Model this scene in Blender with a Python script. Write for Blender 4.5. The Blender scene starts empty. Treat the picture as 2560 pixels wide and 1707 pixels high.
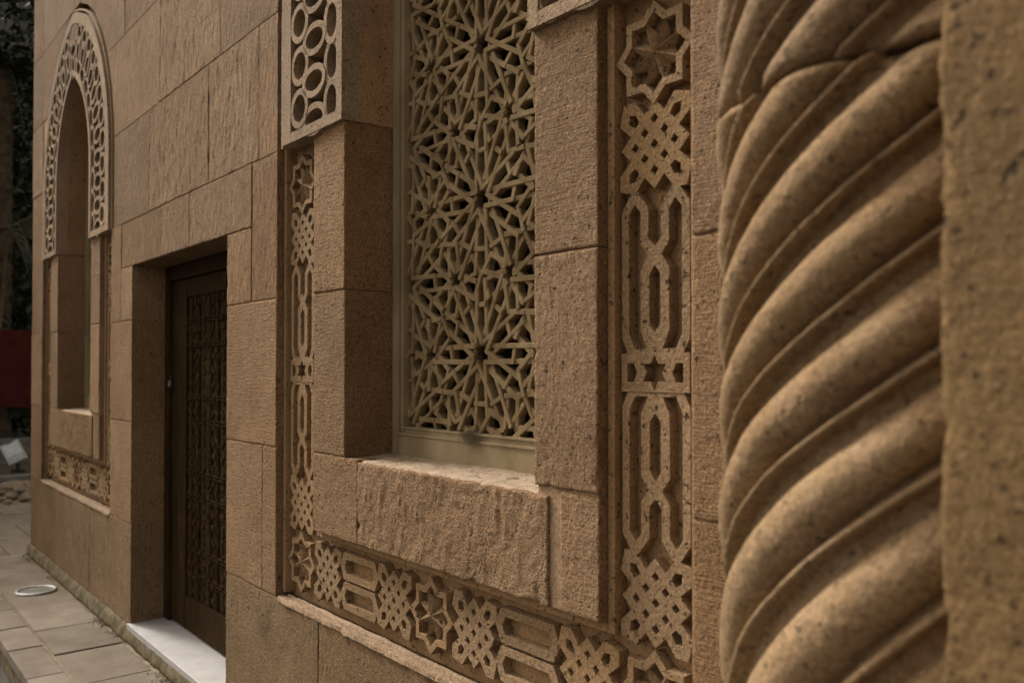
import bpy, bmesh, math, random
import numpy as np
from mathutils import Vector, Matrix
R = math.radians
rng = np.random.default_rng(7)
random.seed(7)
U = 1.4                       # metres per layout unit (distance lens - wall); eye height is 1.1 U
EYE = 1.1
sc = bpy.context.scene
col = sc.collection

# ------------------------------------------------------------------ camera
cd = bpy.data.cameras.new('camera'); cam = bpy.data.objects.new('camera', cd); col.objects.link(cam)
cd.sensor_width = 36.0; cd.lens = 36.0 * 2150 / 2560
cd.shift_y = 0.01387
cd.clip_start = 0.05; cd.clip_end = 400
th, pit = R(39.0), R(0.8)
fw = Vector((-math.cos(th) * math.cos(pit), math.sin(th) * math.cos(pit), math.sin(pit)))
cam.location = (0, -U, EYE * U)
cam.rotation_euler = fw.to_track_quat('-Z', 'Y').to_euler()
cd.dof.use_dof = True; cd.dof.focus_distance = 2.7; cd.dof.aperture_fstop = 3.4
sc.camera = cam

# ------------------------------------------------------------------ light
SUN_EL, SUN_AZ = 42.0, 14.0   # azimuth: degrees off the wall, coming from the left and slightly from the front
w = bpy.data.worlds.new('World'); sc.world = w; w.use_nodes = True
nt = w.node_tree; nt.nodes.clear()
out = nt.nodes.new('ShaderNodeOutputWorld'); bg = nt.nodes.new('ShaderNodeBackground')
sky = nt.nodes.new('ShaderNodeTexSky'); sky.sky_type = 'NISHITA'; sky.sun_disc = False
tosun = Vector((-math.cos(R(SUN_AZ)) * math.cos(R(SUN_EL)), -math.sin(R(SUN_AZ)) * math.cos(R(SUN_EL)), math.sin(R(SUN_EL))))
sky.sun_elevation = R(SUN_EL); sky.sun_rotation = math.atan2(tosun.x, tosun.y)
sky.dust_density = 6.0; sky.air_density = 1.0; sky.ozone_density = 0.6
hs = nt.nodes.new('ShaderNodeHueSaturation'); hs.inputs['Saturation'].default_value = 0.25
tint = nt.nodes.new('ShaderNodeMix'); tint.data_type = 'RGBA'; tint.blend_type = 'MULTIPLY'; tint.inputs[0].default_value = 1
tint.inputs[7].default_value = (1.0, 0.88, 0.73, 1)
nt.links.new(sky.outputs[0], hs.inputs['Color']); nt.links.new(hs.outputs[0], tint.inputs[6])
nt.links.new(tint.outputs[2], bg.inputs['Color']); bg.inputs['Strength'].default_value = 0.088
nt.links.new(bg.outputs[0], out.inputs['Surface'])
sd = bpy.data.lights.new('sun', 'SUN'); sun = bpy.data.objects.new('sun', sd); col.objects.link(sun)
sd.energy = 1.5; sd.angle = R(12); sd.color = (1.0, 0.94, 0.87)
sun.rotation_euler = (-tosun).to_track_quat('-Z', 'Y').to_euler()
vs = sc.view_settings
sc.display_settings.display_device = 'sRGB'
vs.view_transform = 'Standard'; vs.look = 'None'; vs.gamma = 1; vs.exposure = 1.46; vs.use_curve_mapping = False
sc.render.engine = 'CYCLES'
try:
    sc.cycles.use_denoising = True; sc.cycles.max_bounces = 8; sc.cycles.diffuse_bounces = 4
except Exception: pass

# ------------------------------------------------------------------ materials
class NT:
    def __init__(s, name):
        s.m = bpy.data.materials.new(name); s.m.use_nodes = True; s.t = s.m.node_tree
        s.b = s.t.nodes['Principled BSDF']; s.o = s.t.nodes['Material Output']
        s.b.inputs['Specular IOR Level'].default_value = 0.2
    def n(s, typ, **kw):
        nd = s.t.nodes.new(typ)
        for k, v in kw.items(): setattr(nd, k, v)
        return nd
    def l(s, a, b): s.t.links.new(a, b)
    def coords(s, rand=True):
        tc = s.n('ShaderNodeTexCoord')
        if not rand: return tc.outputs['Object']
        oi = s.n('ShaderNodeObjectInfo'); mul = s.n('ShaderNodeVectorMath', operation='SCALE')
        cmb = s.n('ShaderNodeCombineXYZ')
        for i in range(3): s.l(oi.outputs['Random'], cmb.inputs[i])
        s.l(cmb.outputs[0], mul.inputs[0]); mul.inputs['Scale'].default_value = 37.0
        ad = s.n('ShaderNodeVectorMath', operation='ADD'); s.l(tc.outputs['Object'], ad.inputs[0]); s.l(mul.outputs[0], ad.inputs[1])
        s.rand = oi.outputs['Random']
        return ad.outputs[0]
    def noise(s, v, scale, detail=4, rough=0.55, stretch=None, dist=0.0):
        if stretch:
            mp = s.n('ShaderNodeMapping'); mp.inputs['Scale'].default_value = stretch; s.l(v, mp.inputs['Vector']); v = mp.outputs[0]
        nn = s.n('ShaderNodeTexNoise'); nn.inputs['Scale'].default_value = scale; nn.inputs['Detail'].default_value = detail
        nn.inputs['Roughness'].default_value = rough; nn.inputs['Distortion'].default_value = dist
        s.l(v, nn.inputs['Vector']); return nn.outputs[0]
    def ramp(s, f, stops):
        r = s.n('ShaderNodeValToRGB'); e = r.color_ramp.elements
        while len(e) < len(stops): e.new(0.5)
        for i, (p, c) in enumerate(stops):
            e[i].position = p; e[i].color = (*c, 1) if len(c) == 3 else c
        s.l(f, r.inputs[0]); return r.outputs[0]
    def mr(s, f, a, b, c=0.0, d=1.0):
        m = s.n('ShaderNodeMapRange'); s.l(f, m.inputs[0])
        for i, v in enumerate((a, b, c, d)): m.inputs[i + 1].default_value = v
        return m.outputs[0]
    def math(s, op, a, b):
        m = s.n('ShaderNodeMath', operation=op)
        for i, v in enumerate((a, b)):
            if isinstance(v, (int, float)): m.inputs[i].default_value = v
            else: s.l(v, m.inputs[i])
        return m.outputs[0]
    def mix(s, f, a, b, mode='MIX'):
        m = s.n('ShaderNodeMix', data_type='RGBA', blend_type=mode)
        for i, v in ((0, f), (6, a), (7, b)):
            if isinstance(v, (int, float)): m.inputs[i].default_value = v
            elif isinstance(v, tuple): m.inputs[i].default_value = (*v, 1)
            else: s.l(v, m.inputs[i])
        return m.outputs[2]
    def bump(s, h, strength, dist):
        b = s.n('ShaderNodeBump'); b.inputs['Strength'].default_value = strength; b.inputs['Distance'].default_value = dist
        s.l(h, b.inputs['Height']); s.l(b.outputs[0], s.b.inputs['Normal'])
    def done(s, colr, rough=0.9):
        if isinstance(colr, tuple): s.b.inputs['Base Color'].default_value = (*colr, 1)
        else: s.l(colr, s.b.inputs['Base Color'])
        if isinstance(rough, (int, float)): s.b.inputs['Roughness'].default_value = rough
        else: s.l(rough, s.b.inputs['Roughness'])
        return s.m

def stone_mat(name, ca, cb, cc, grain=1.0, streak=0.0, comb=0.0, pits=1.0, dist=0.004, p2=34, grime=0.42, lumps=0.0):
    k = NT(name); v = k.coords()
    big = k.noise(v, 2.3, 3, 0.6); mid = k.noise(v, 14, 6, 0.65); fine = k.noise(v, 120, 4, 0.6)
    c = k.ramp(k.math('ADD', k.math('MULTIPLY', big, 0.62), k.math('MULTIPLY', mid, 0.38)), [(0.34, ca), (0.52, cb), (0.68, cc)])
    var = k.mr(k.rand, 0, 1, 0.80, 1.12)
    c = k.mix(1.0, c, k.n('ShaderNodeCombineXYZ').outputs[0], 'MULTIPLY') if False else c
    hv = k.n('ShaderNodeHueSaturation'); k.l(c, hv.inputs['Color']); k.l(var, hv.inputs['Value']); c = hv.outputs[0]
    k.l(k.mr(k.math('FRACT', k.math('MULTIPLY', k.rand, 7.3), 0.0), 0, 1, 0.92, 1.05), hv.inputs['Saturation'])
    c = k.mix(k.mr(fine, 0.42, 0.68, 0.0, 0.62), c, tuple(x * 0.55 for x in ca))
    sp_ = k.noise(v, 1.0, 3, 0.65, (210, 210, 150)); c = k.mix(k.mr(sp_, 0.57, 0.70, 0.0, 0.55), c, (0.12, 0.08, 0.042))
    pn = k.noise(v, 75, 2, 0.5); pit_ = k.mr(pn, 0.655, 0.72)
    pn2 = k.noise(v, p2, 2, 0.5); pit2 = k.mr(pn2, 0.69, 0.74)
    pit_ = k.math('MULTIPLY', k.math('MAXIMUM', pit_, pit2), pits)
    stain = k.mr(k.noise(v, 5, 5, 0.7, (1, 1, 0.55)), 0.56, 0.75, 0.0, grime)
    c = k.mix(stain, c, (0.085, 0.066, 0.036))
    c = k.mix(k.math('MULTIPLY', pit_, 0.7), c, (0.05, 0.036, 0.02))
    gr = k.noise(v, 85, 6, 0.68)
    h = k.math('MULTIPLY', k.mr(gr, 0.3, 0.7), 0.55 * grain)
    h = k.math('ADD', h, k.math('MULTIPLY', k.noise(v, 1.0, 3, 0.6, (230, 230, 95)), 0.7 * grain))
    fl = k.mr(k.noise(v, 1.0, 4, 0.7, (190, 190, 110)), 0.54, 0.68, 0.0, 0.60 * min(1.0, grain))
    c = k.mix(fl, c, tuple(min(0.62, x * 1.45) for x in cc))
    if streak:
        st = k.noise(v, 1.0, 5, 0.66, (52, 52, 13))
        h = k.math('ADD', h, k.math('MULTIPLY', k.mr(st, 0.45, 0.72), streak))
    if comb:
        cw = k.noise(v, 1.0, 3, 0.55, (16, 16, 210), 0.15)
        h = k.math('ADD', h, k.math('MULTIPLY', cw, comb))
    if lumps:
        lm = k.noise(v, 1.0, 3, 0.6, (48, 48, 30)); lm2 = k.noise(v, 7, 2, 0.5)
        lm = k.math('MULTIPLY', k.mr(lm, 0.60, 0.74), k.mr(lm2, 0.4, 0.6)); h = k.math('ADD', h, k.math('MULTIPLY', lm, lumps))
    h = k.math('SUBTRACT', h, k.math('MULTIPLY', pit_, 0.8))
    k.bump(h, 1.0, dist)
    return k.done(c, 0.92)

SA, SB, SC = (0.320, 0.192, 0.096), (0.415, 0.256, 0.136), (0.48, 0.312, 0.180)
M = {}
M['plinth'] = stone_mat('plinth_sandstone', (0.22, 0.145, 0.072), (0.32, 0.21, 0.115), (0.39, 0.265, 0.155), 1.0, 0.6, 0.3, 1.0, 0.016, 34, 0.6)
M['sill'] = stone_mat('lumpy_sandstone', SA, SB, SC, 1.1, 0.25, 0.45, 0.8, 0.020, 34, 0.4, 2.2)
M['stone'] = stone_mat('sandstone', SA, SB, SC, 1.0, 0.6, 0.25, 1.0, 0.017)
M['streak'] = stone_mat('sandstone_streaked', SA, SB, SC, 0.8, 1.7, 0.15, 0.6, 0.020, 34, 0.3)
M['comb'] = stone_mat('sandstone_combed', SA, SB, SC, 1.0, 0.3, 0.75, 1.0, 0.018)
M['carved'] = stone_mat('carved_sandstone', (0.30, 0.195, 0.102), (0.385, 0.256, 0.142), (0.44, 0.30, 0.175), 0.75, 0.0, 0.2, 1.3, 0.010)
M['column'] = stone_mat('column_sandstone', (0.235, 0.150, 0.078), (0.315, 0.215, 0.124), (0.39, 0.28, 0.178), 0.7, 0.0, 0.15, 0.9, 0.005, 90)
M['pier'] = stone_mat('pier_sandstone', (0.19, 0.120, 0.054), (0.285, 0.182, 0.086), (0.35, 0.233, 0.120), 0.9, 0.0, 0.35, 1.3, 0.011, 26, 0.6)
M['jamb'] = stone_mat('jamb_sandstone', (0.27, 0.168, 0.085), (0.355, 0.226, 0.122), (0.41, 0.27, 0.155), 0.5, 0.1, 0.1, 1.3, 0.003)
M['cement'] = stone_mat('rough_cement', (0.31, 0.215, 0.135), (0.41, 0.295, 0.195), (0.49, 0.36, 0.25), 1.3, 0.0, 0.0, 0.8, 0.0085)
M['mortar'] = stone_mat('mortar', (0.30, 0.19, 0.105), (0.40, 0.265, 0.16), (0.47, 0.33, 0.21), 0.7, 0, 0, 0.3, 0.003)

def simple(name, a, b, scale=20, rough=0.85, bs=0.5, bd=0.002, stretch=None, bscale=None, spec=0.2):
    k = NT(name); v = k.coords()
    n1 = k.noise(v, scale, 6, 0.62, stretch)
    c = k.ramp(n1, [(0.35, a), (0.65, b)])
    k.bump(k.noise(v, bscale or scale * 4, 4, 0.6, stretch), bs, bd)
    k.b.inputs['Specular IOR Level'].default_value = spec
    return k.done(c, rough)
def gyp():
    k = NT('aged_gypsum'); v = k.coords()
    c = k.ramp(k.noise(v, 9, 6, 0.65), [(0.32, (0.145, 0.10, 0.05)), (0.52, (0.24, 0.176, 0.096)), (0.7, (0.32, 0.245, 0.145))])
    d = k.mr(k.noise(v, 24, 6, 0.7, (1, 1, 0.4)), 0.52, 0.70, 0, 0.65)
    c = k.mix(d, c, (0.11, 0.08, 0.04))
    k.bump(k.noise(v, 140, 4, 0.6), 0.5, 0.0015)
    return k.done(c, 0.85)
M['gypsum'] = gyp()
M['frame'] = simple('weathered_frame', (0.21, 0.160, 0.090), (0.33, 0.268, 0.170), 7, 0.8, 0.5, 0.002, (1, 1, 0.35))
M['dark'] = simple('painted_dark', (0.012, 0.009, 0.005), (0.02, 0.015, 0.009), 5)  # near-black colour stands in for the unlit depth behind openings
def marble():
    k = NT('worn_marble'); v = k.coords()
    c = k.ramp(k.noise(v, 9, 6, 0.6), [(0.35, (0.345, 0.338, 0.345)), (0.65, (0.42, 0.413, 0.42))])
    c = k.mix(k.mr(k.noise(v, 6, 6, 0.72), 0.52, 0.72, 0, 0.55), c, (0.30, 0.26, 0.21))
    c = k.mix(k.mr(k.noise(v, 120, 3, 0.6), 0.62, 0.7, 0, 0.4), c, (0.25, 0.21, 0.17))
    k.bump(k.noise(v, 90, 4, 0.6), 0.4, 0.001); k.b.inputs['Specular IOR Level'].default_value = 0.3
    return k.done(c, 0.6)
M['marble'] = marble()
def wood():
    k = NT('dark_wood'); v = k.coords()
    g = k.noise(v, 1.0, 6, 0.65, (70, 70, 4))
    c = k.ramp(g, [(0.3, (0.016, 0.009, 0.004)), (0.55, (0.034, 0.020, 0.009)), (0.75, (0.070, 0.042, 0.019))])
    c = k.mix(k.mr(k.noise(v, 4, 4, 0.6), 0.55, 0.75, 0, 0.5), c, (0.085, 0.052, 0.02))
    k.bump(g, 0.8, 0.004); k.b.inputs['Specular IOR Level'].default_value = 0.04
    return k.done(c, 0.85)
M['wood'] = wood()
def paving(name='paving'):
    k = NT(name); v = k.coords()
    c = k.ramp(k.noise(v, 3.5, 7, 0.66), [(0.3, (0.138, 0.115, 0.088)), (0.52, (0.196, 0.168, 0.134)), (0.72, (0.245, 0.214, 0.176))])
    c = k.mix(k.mr(k.noise(v, 22, 5, 0.7), 0.58, 0.75, 0, 0.45), c, (0.13, 0.105, 0.07))
    hv = k.n('ShaderNodeHueSaturation'); k.l(c, hv.inputs['Color']); k.l(k.mr(k.rand, 0, 1, 0.85, 1.1), hv.inputs['Value'])
    pc = k.mix(k.mr(k.noise(v, 90, 3, 0.6), 0.60, 0.70, 0, 0.5), hv.outputs[0], (0.11, 0.09, 0.065))
    k.bump(k.noise(v, 60, 6, 0.7), 0.9, 0.005)
    return k.done(pc, 0.9)
M['paving'] = paving()
M['dirt'] = simple('dirt_joint', (0.15, 0.122, 0.08), (0.27, 0.225, 0.165), 18, 0.95, 0.9, 0.006)
M['road'] = simple('road_asphalt', (0.055, 0.05, 0.042), (0.095, 0.085, 0.07), 25, 0.9, 0.8, 0.006)
M['footing'] = simple('mossy_footing', (0.075, 0.062, 0.034), (0.185, 0.15, 0.095), 16, 0.95, 1.0, 0.006)
M['dust'] = simple('dust', (0.25, 0.19, 0.13), (0.36, 0.285, 0.21), 22, 0.95, 0.9, 0.005)
M['metal'] = simple('brushed_steel', (0.26, 0.26, 0.25), (0.40, 0.40, 0.39), 30, 0.55, 0.1, 0.0005, None, None, 0.5); M['metal'].node_tree.nodes['Principled BSDF'].inputs['Metallic'].default_value = 0.8
M['glass'] = simple('dusty_glass', (0.13, 0.145, 0.13), (0.20, 0.21, 0.19), 12, 0.35, 0.1, 0.0005, None, None, 0.5)
M['lampgrey'] = simple('grey_lamp_paint', (0.30, 0.31, 0.31), (0.38, 0.39, 0.39), 12, 0.5, 0.1, 0.0005)
M['lampface'] = simple('frosted_lamp_glass', (0.40, 0.42, 0.42), (0.50, 0.52, 0.52), 10, 0.3, 0.1, 0.0005, None, None, 0.5)
M['black'] = simple('black_metal', (0.02, 0.018, 0.016), (0.035, 0.03, 0.026), 12, 0.5, 0.2, 0.0005)
M['red'] = simple('dark_red_cloth', (0.040, 0.005, 0.004), (0.065, 0.010, 0.007), 6, 0.9, 0.3, 0.002)
M['rock'] = simple('rubble', (0.12, 0.09, 0.06), (0.28, 0.22, 0.16), 14, 0.95, 0.9, 0.008)
M['soil'] = simple('soil', (0.055, 0.043, 0.028), (0.11, 0.088, 0.06), 9, 0.95, 0.9, 0.02)
M['bark'] = simple('palm_bark', (0.045, 0.035, 0.022), (0.10, 0.078, 0.05), 10, 0.95, 1.0, 0.01)
M['render'] = simple('grey_render', (0.10, 0.10, 0.09), (0.16, 0.155, 0.14), 8, 0.9, 0.5, 0.004)
def leafm(name, a, b):
    k = NT(name); tc = k.n('ShaderNodeNewGeometry')
    c = k.mix(tc.outputs['Random Per Island'], a, b)
    k.b.inputs['Specular IOR Level'].default_value = 0.25
    return k.done(c, 0.6)
M['leaf'] = leafm('dark_leaf', (0.012, 0.018, 0.007), (0.034, 0.042, 0.018))
M['frond'] = leafm('palm_frond', (0.040, 0.046, 0.026), (0.085, 0.092, 0.055))
M['dry'] = leafm('dry_weed', (0.09, 0.075, 0.04), (0.17, 0.14, 0.08))
M['weed'] = leafm('weed', (0.10, 0.085, 0.045), (0.20, 0.165, 0.10))

# ------------------------------------------------------------------ helpers
def W(s, y, z): return (-s * U, y * U, (z + EYE) * U)      # layout (left along wall, into wall, above eye) -> world
def Wv(s, y, z): return Vector(W(s, y, z))
def tag(o, label=None, cat=None, group=None, kind=None):
    if label: o['label'] = label
    if cat: o['category'] = cat
    if group: o['group'] = group
    if kind or cat: o['kind'] = kind or 'thing'
    return o
def empty(name, loc):
    o = bpy.data.objects.new(name, None); col.objects.link(o); o.location = loc; o.empty_display_size = 0.1; return o
def link(name, me, mat, parent=None, origin=None):
    """me is in world coordinates; origin is where the object (or its parent) stands"""
    o = bpy.data.objects.new(name, me); col.objects.link(o)
    if mat is not None and not me.materials: me.materials.append(mat)
    base = Vector((0, 0, 0))
    p = parent
    while p is not None: base += p.location; p = p.parent
    org = Vector(origin) if origin is not None else (base if parent is not None else Vector((0, 0, 0)))
    me.transform(Matrix.Translation(-org))
    o.location = org - base
    if parent is not None: o.parent = parent
    return o
def mesh(verts, faces, smooth=False, name='m'):
    me = bpy.data.meshes.new(name); me.from_pydata([tuple(map(float, v)) for v in verts], [], [tuple(int(i) for i in f) for f in faces])
    if smooth: me.polygons.foreach_set('use_smooth', [True] * len(me.polygons))
    me.update(); return me
def fix_normals(me):
    bm = bmesh.new(); bm.from_mesh(me); bmesh.ops.recalc_face_normals(bm, faces=bm.faces); bm.to_mesh(me); bm.free(); me.update(); return me
def box_geo(x0, x1, y0, y1, z0, z1):
    v = [(x, y, z) for x in (x0, x1) for y in (y0, y1) for z in (z0, z1)]
    f = [(0, 1, 3, 2), (4, 6, 7, 5), (0, 4, 5, 1), (2, 3, 7, 6), (0, 2, 6, 4), (1, 5, 7, 3)]
    return v, f
def box(x0, x1, y0, y1, z0, z1, bev=0.0, seg=2):
    x0, x1 = sorted((x0, x1)); y0, y1 = sorted((y0, y1)); z0, z1 = sorted((z0, z1))
    v, f = box_geo(x0, x1, y0, y1, z0, z1); me = mesh(v, f)
    if bev:
        bm = bmesh.new(); bm.from_mesh(me)
        bmesh.ops.bevel(bm, geom=bm.edges[:], offset=bev, segments=seg, affect='EDGES'); bm.to_mesh(me); bm.free()
    return fix_normals(me)
def lbox(s0, s1, y0, y1, z0, z1, bev=0.0):
    a, b = W(s0, y0, z0), W(s1, y1, z1); return box(a[0], b[0], a[1], b[1], a[2], b[2], bev)
class Acc:
    def __init__(s): s.v = []; s.f = []
    def add(s, v, f):
        n = len(s.v); s.v += list(v); s.f += [tuple(i + n for i in q) for q in f]
    def box(s, x0, x1, y0, y1, z0, z1):
        x0, x1 = sorted((x0, x1)); y0, y1 = sorted((y0, y1)); z0, z1 = sorted((z0, z1)); s.add(*box_geo(x0, x1, y0, y1, z0, z1))
    def lbox(s, s0, s1, y0, y1, z0, z1):
        a, b = W(s0, y0, z0), W(s1, y1, z1); s.box(a[0], b[0], a[1], b[1], a[2], b[2])
    def me(s, smooth=False): return fix_normals(mesh(s.v, s.f, smooth))

_T = rng.random((64, 64)).astype(np.float64)
_T3 = rng.random((32, 32, 32))
def vnoise(a, b):
    a = np.asarray(a, float); b = np.asarray(b, float)
    i = np.floor(a).astype(int); j = np.floor(b).astype(int); u = a - i; v = b - j
    u = u * u * (3 - 2 * u); v = v * v * (3 - 2 * v); i &= 63; j &= 63; i1 = (i + 1) & 63; j1 = (j + 1) & 63
    return (_T[i, j] * (1 - u) + _T[i1, j] * u) * (1 - v) + (_T[i, j1] * (1 - u) + _T[i1, j1] * u) * v
def fbm(a, b, o=4, g=0.5):
    r = 0; w_ = 1; t = 0
    for k in range(o):
        r = r + w_ * vnoise(a * 2 ** k + 17.3 * k, b * 2 ** k + 9.1 * k); t += w_; w_ *= g
    return r / t
def vnoise3(a, b, c):
    i = np.floor(a).astype(int); j = np.floor(b).astype(int); k = np.floor(c).astype(int)
    u, v, t = a - i, b - j, c - k
    u = u * u * (3 - 2 * u); v = v * v * (3 - 2 * v); t = t * t * (3 - 2 * t)
    r = 0
    for di in (0, 1):
        for dj in (0, 1):
            for dk in (0, 1):
                r = r + _T3[(i + di) & 31, (j + dj) & 31, (k + dk) & 31] * (u if di else 1 - u) * (v if dj else 1 - v) * (t if dk else 1 - t)
    return r

def rough_slab(x0, x1, z0, z1, yf, depth, res, amp=0.0025, chip=1.0, streak=0.0, seed=None):
    """a dressed stone: front face at y=yf looking to -y, gently uneven, with worn and chipped edges"""
    seed = rng.random() * 60 if seed is None else seed
    x0, x1 = sorted((x0, x1)); z0, z1 = sorted((z0, z1))
    nx = int(np.clip((x1 - x0) / res, 4, 170)); nz = int(np.clip((z1 - z0) / res, 4, 170))
    def spaced(a, b, n):
        t = np.linspace(0, 1, n + 1); e = 0.004 / (b - a)
        t = np.concatenate(([0, e, 2.2 * e], t[1:-1][(t[1:-1] > 3 * e) & (t[1:-1] < 1 - 3 * e)], [1 - 2.2 * e, 1 - e, 1])); return a + (b - a) * t
    xs, zs = spaced(x0, x1, nx), spaced(z0, z1, nz); nx, nz = len(xs), len(zs)
    X, Z = np.meshgrid(xs, zs, indexing='ij')
    d = np.minimum(np.minimum(X - x0, x1 - X), np.minimum(Z - z0, z1 - Z))
    a = fbm(X * 9 + seed, Z * 9 + seed, 4) - 0.5
    b = fbm(X * 45 + seed * 2, Z * 45 + seed, 3) - 0.5
    out_ = amp * (1.1 * a + 1.0 * b)
    if streak:
        s_ = fbm(X * 55 + seed, Z * 14 + seed * 3, 3); out_ = out_ + streak * np.clip(s_ - 0.56, 0, 1) * 4
    cn = fbm(X * 26 + seed * 3, Z * 26 - seed, 4)
    rr = 0.0009 + 0.0016 * chip * np.clip(cn - 0.35, 0, 1) * 3 + 0.013 * chip * np.clip(cn - 0.66, 0, 1) * 4
    k = np.clip(1 - d / rr, 0, 1)
    back = rr * (1 - np.sqrt(np.clip(1 - k * k, 0, 1)))
    Y = yf - out_ + back
    # ragged outline
    jx = (fbm(X * 40 + seed, Z * 40, 3) - 0.5) * 0.004 * chip; edge = (d < 1e-6)
    X = X + np.where((np.abs(X - x0) < 1e-6), np.abs(jx), 0) - np.where((np.abs(X - x1) < 1e-6), np.abs(jx), 0)
    Z = Z + np.where((np.abs(Z - z0) < 1e-6), np.abs(jx), 0) - np.where((np.abs(Z - z1) < 1e-6), np.abs(jx), 0)
    V = np.stack([X, Y, Z], -1).reshape(-1, 3); idx = np.arange(nx * nz).reshape(nx, nz)
    F = np.stack([idx[:-1, :-1], idx[1:, :-1], idx[1:, 1:], idx[:-1, 1:]], -1).reshape(-1, 4)
    ring = list(idx[:, 0]) + list(idx[-1, 1:]) + list(idx[-2::-1, -1]) + list(idx[0, -2:0:-1])
    n0 = len(V); bv = V[ring].copy(); m1 = bv.copy()
    m1[:, 1] = np.minimum(bv[:, 1] + 0.004, depth); bv[:, 1] = yf + depth
    V = np.vstack([V, m1, bv]); n = len(ring)
    S = []
    for i in range(n):
        j = (i + 1) % n
        S.append((ring[j], ring[i], n0 + i, n0 + j)); S.append((n0 + j, n0 + i, n0 + n + i, n0 + n + j))
    me = bpy.data.meshes.new('stone')
    faces = F.tolist() + [tuple(map(int, q)) for q in S] + [tuple(range(n0 + 2 * n - 1, n0 + n - 1, -1))]
    me.from_pydata(V.tolist(), [], faces)
    sm = [True] * len(F) + [False] * (len(S) + 1); me.polygons.foreach_set('use_smooth', sm); me.update()
    return me
def dist_res(s, y=0, z=0):
    d = math.sqrt(s * s + (1 + y) ** 2 + z * z) * U
    return max(0.006, 0.0030 * d)
GAP = 0.0009
def stone(parent, s0, s1, z0, z1, mat='stone', y=0.0, depth=0.2, chip=1.0, streak=0.0, name='stone', gap=GAP, amp=0.0025):
    a, b = W(min(s0, s1) + gap, y, z0 + gap), W(max(s0, s1) - gap, y, z1 - gap)
    yj = (rng.random() - 0.5) * 0.004
    me = rough_slab(a[0], b[0], a[2], b[2], y * U + yj, depth * U, dist_res((s0 + s1) / 2, y, (z0 + z1) / 2), amp, chip, streak)
    return link(name, me, M[mat], parent)

def poly_prism(pts, y0, y1, bev=0.0):
    """pts: (x,z) world outline; solid between y0 (front) and y1"""
    bm = bmesh.new(); vs_ = [bm.verts.new((p[0], y0, p[1])) for p in pts]; f = bm.faces.new(vs_)
    r = bmesh.ops.extrude_face_region(bm, geom=[f]); bmesh.ops.translate(bm, verts=[g for g in r['geom'] if isinstance(g, bmesh.types.BMVert)], vec=(0, y1 - y0, 0))
    bmesh.ops.recalc_face_normals(bm, faces=bm.faces)
    me = bpy.data.meshes.new('prism'); bm.to_mesh(me); bm.free(); me.update(); return me

def plate(outer, holes, y0, y1, bev=0.0012, name='plate'):
    """fretwork plate from outlines in (x,z); front at y0, back at y1; worn edges"""
    cu = bpy.data.curves.new(name, 'CURVE'); cu.dimensions = '2D'; cu.fill_mode = 'BOTH'
    cu.extrude = abs(y1 - y0) / 2 - bev; cu.bevel_depth = bev; cu.bevel_resolution = 1; cu.offset = -bev
    for pl in [outer] + list(holes):
        sp = cu.splines.new('POLY'); sp.points.add(len(pl) - 1); sp.use_cyclic_u = True
        for p, q in zip(sp.points, pl): p.co = (q[0], q[1], 0, 1)
    o = bpy.data.objects.new(name, cu); col.objects.link(o)
    dg = bpy.context.evaluated_depsgraph_get(); me = bpy.data.meshes.new_from_object(o.evaluated_get(dg))
    bpy.data.objects.remove(o); bpy.data.curves.remove(cu)
    mid = (y0 + y1) / 2
    me.transform(Matrix(((1, 0, 0, 0), (0, 0, -1, mid), (0, 1, 0, 0), (0, 0, 0, 1))))
    me.materials.clear()
    for p in me.polygons: p.use_smooth = False
    return me
def ngon(n, r, ph=0, sx=1, sz=1): return [(r * sx * math.cos(2 * math.pi * i / n + ph), r * sz * math.sin(2 * math.pi * i / n + ph)) for i in range(n)]
def star(n, ro, ri, ph=0): return [((ro if i % 2 == 0 else ri) * math.cos(math.pi * i / n + ph), (ro if i % 2 == 0 else ri) * math.sin(math.pi * i / n + ph)) for i in range(2 * n)]

# ------------------------------------------------------------------ layout constants (in U)
Z_PL, Z0, Z1, Z2, Z3, Z4, Z5, Z6, Z7 = -1.045, -0.635, -0.222, 0.193, 0.605, 1.0, 1.4, 1.8, 2.2
Z8 = 2.6
N_L, N_R = 2.278, 0.8163             # recess of the near window
DS = 3.2                              # far window = near window moved this far along
F_L, F_R = N_L + DS, N_R + DS
CEN = 1.5275
D_L, D_R, D_TOP = 3.69, 2.653, 0.4147
END_L = 5.783
SPR = 0.95
def arch(d, n=18, bottom=Z3, half=0.3555, rise=0.52):
    """half outline of the pointed arch offset d from the opening: list of (lateral offset from axis, z), bottom to apex"""
    wd = half + d; h = rise + 0.32 * d / 0.36
    r = (h * h + wd * wd) / (2 * wd); a = math.asin(min(1, h / r))
    pts = [(wd, bottom)] + [(wd - r + r * math.cos(a * i / n), SPR + r * math.sin(a * i / n)) for i in range(n + 1)]
    pts[-1] = (0.0, pts[-1][1]); return pts
def arch_x(d, z):
    p = arch(d, 60)
    for (a, za), (b, zb) in zip(p, p[1:]):
        if za <= z <= zb: return a + (b - a) * (z - za) / max(1e-9, zb - za)
    return 0.0
D_OUT = 0.3955 + 0.0

# ------------------------------------------------------------------ setting: ground
def plane_struct(name, x0, x1, y0, y1, z, mat, nx=1, ny=1):
    v, f = [], []
    for i in range(nx + 1):
        for j in range(ny + 1): v.append((x0 + (x1 - x0) * i / nx, y0 + (y1 - y0) * j / ny, z))
    for i in range(nx):
        for j in range(ny):
            a = i * (ny + 1) + j; f.append((a, a + ny + 1, a + ny + 2, a + 1))
    o = link(name, mesh(v, f), M[mat]); o['kind'] = 'structure'; return o
plane_struct('road', -120, 120, -120, 120, -0.16, 'road')
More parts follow.
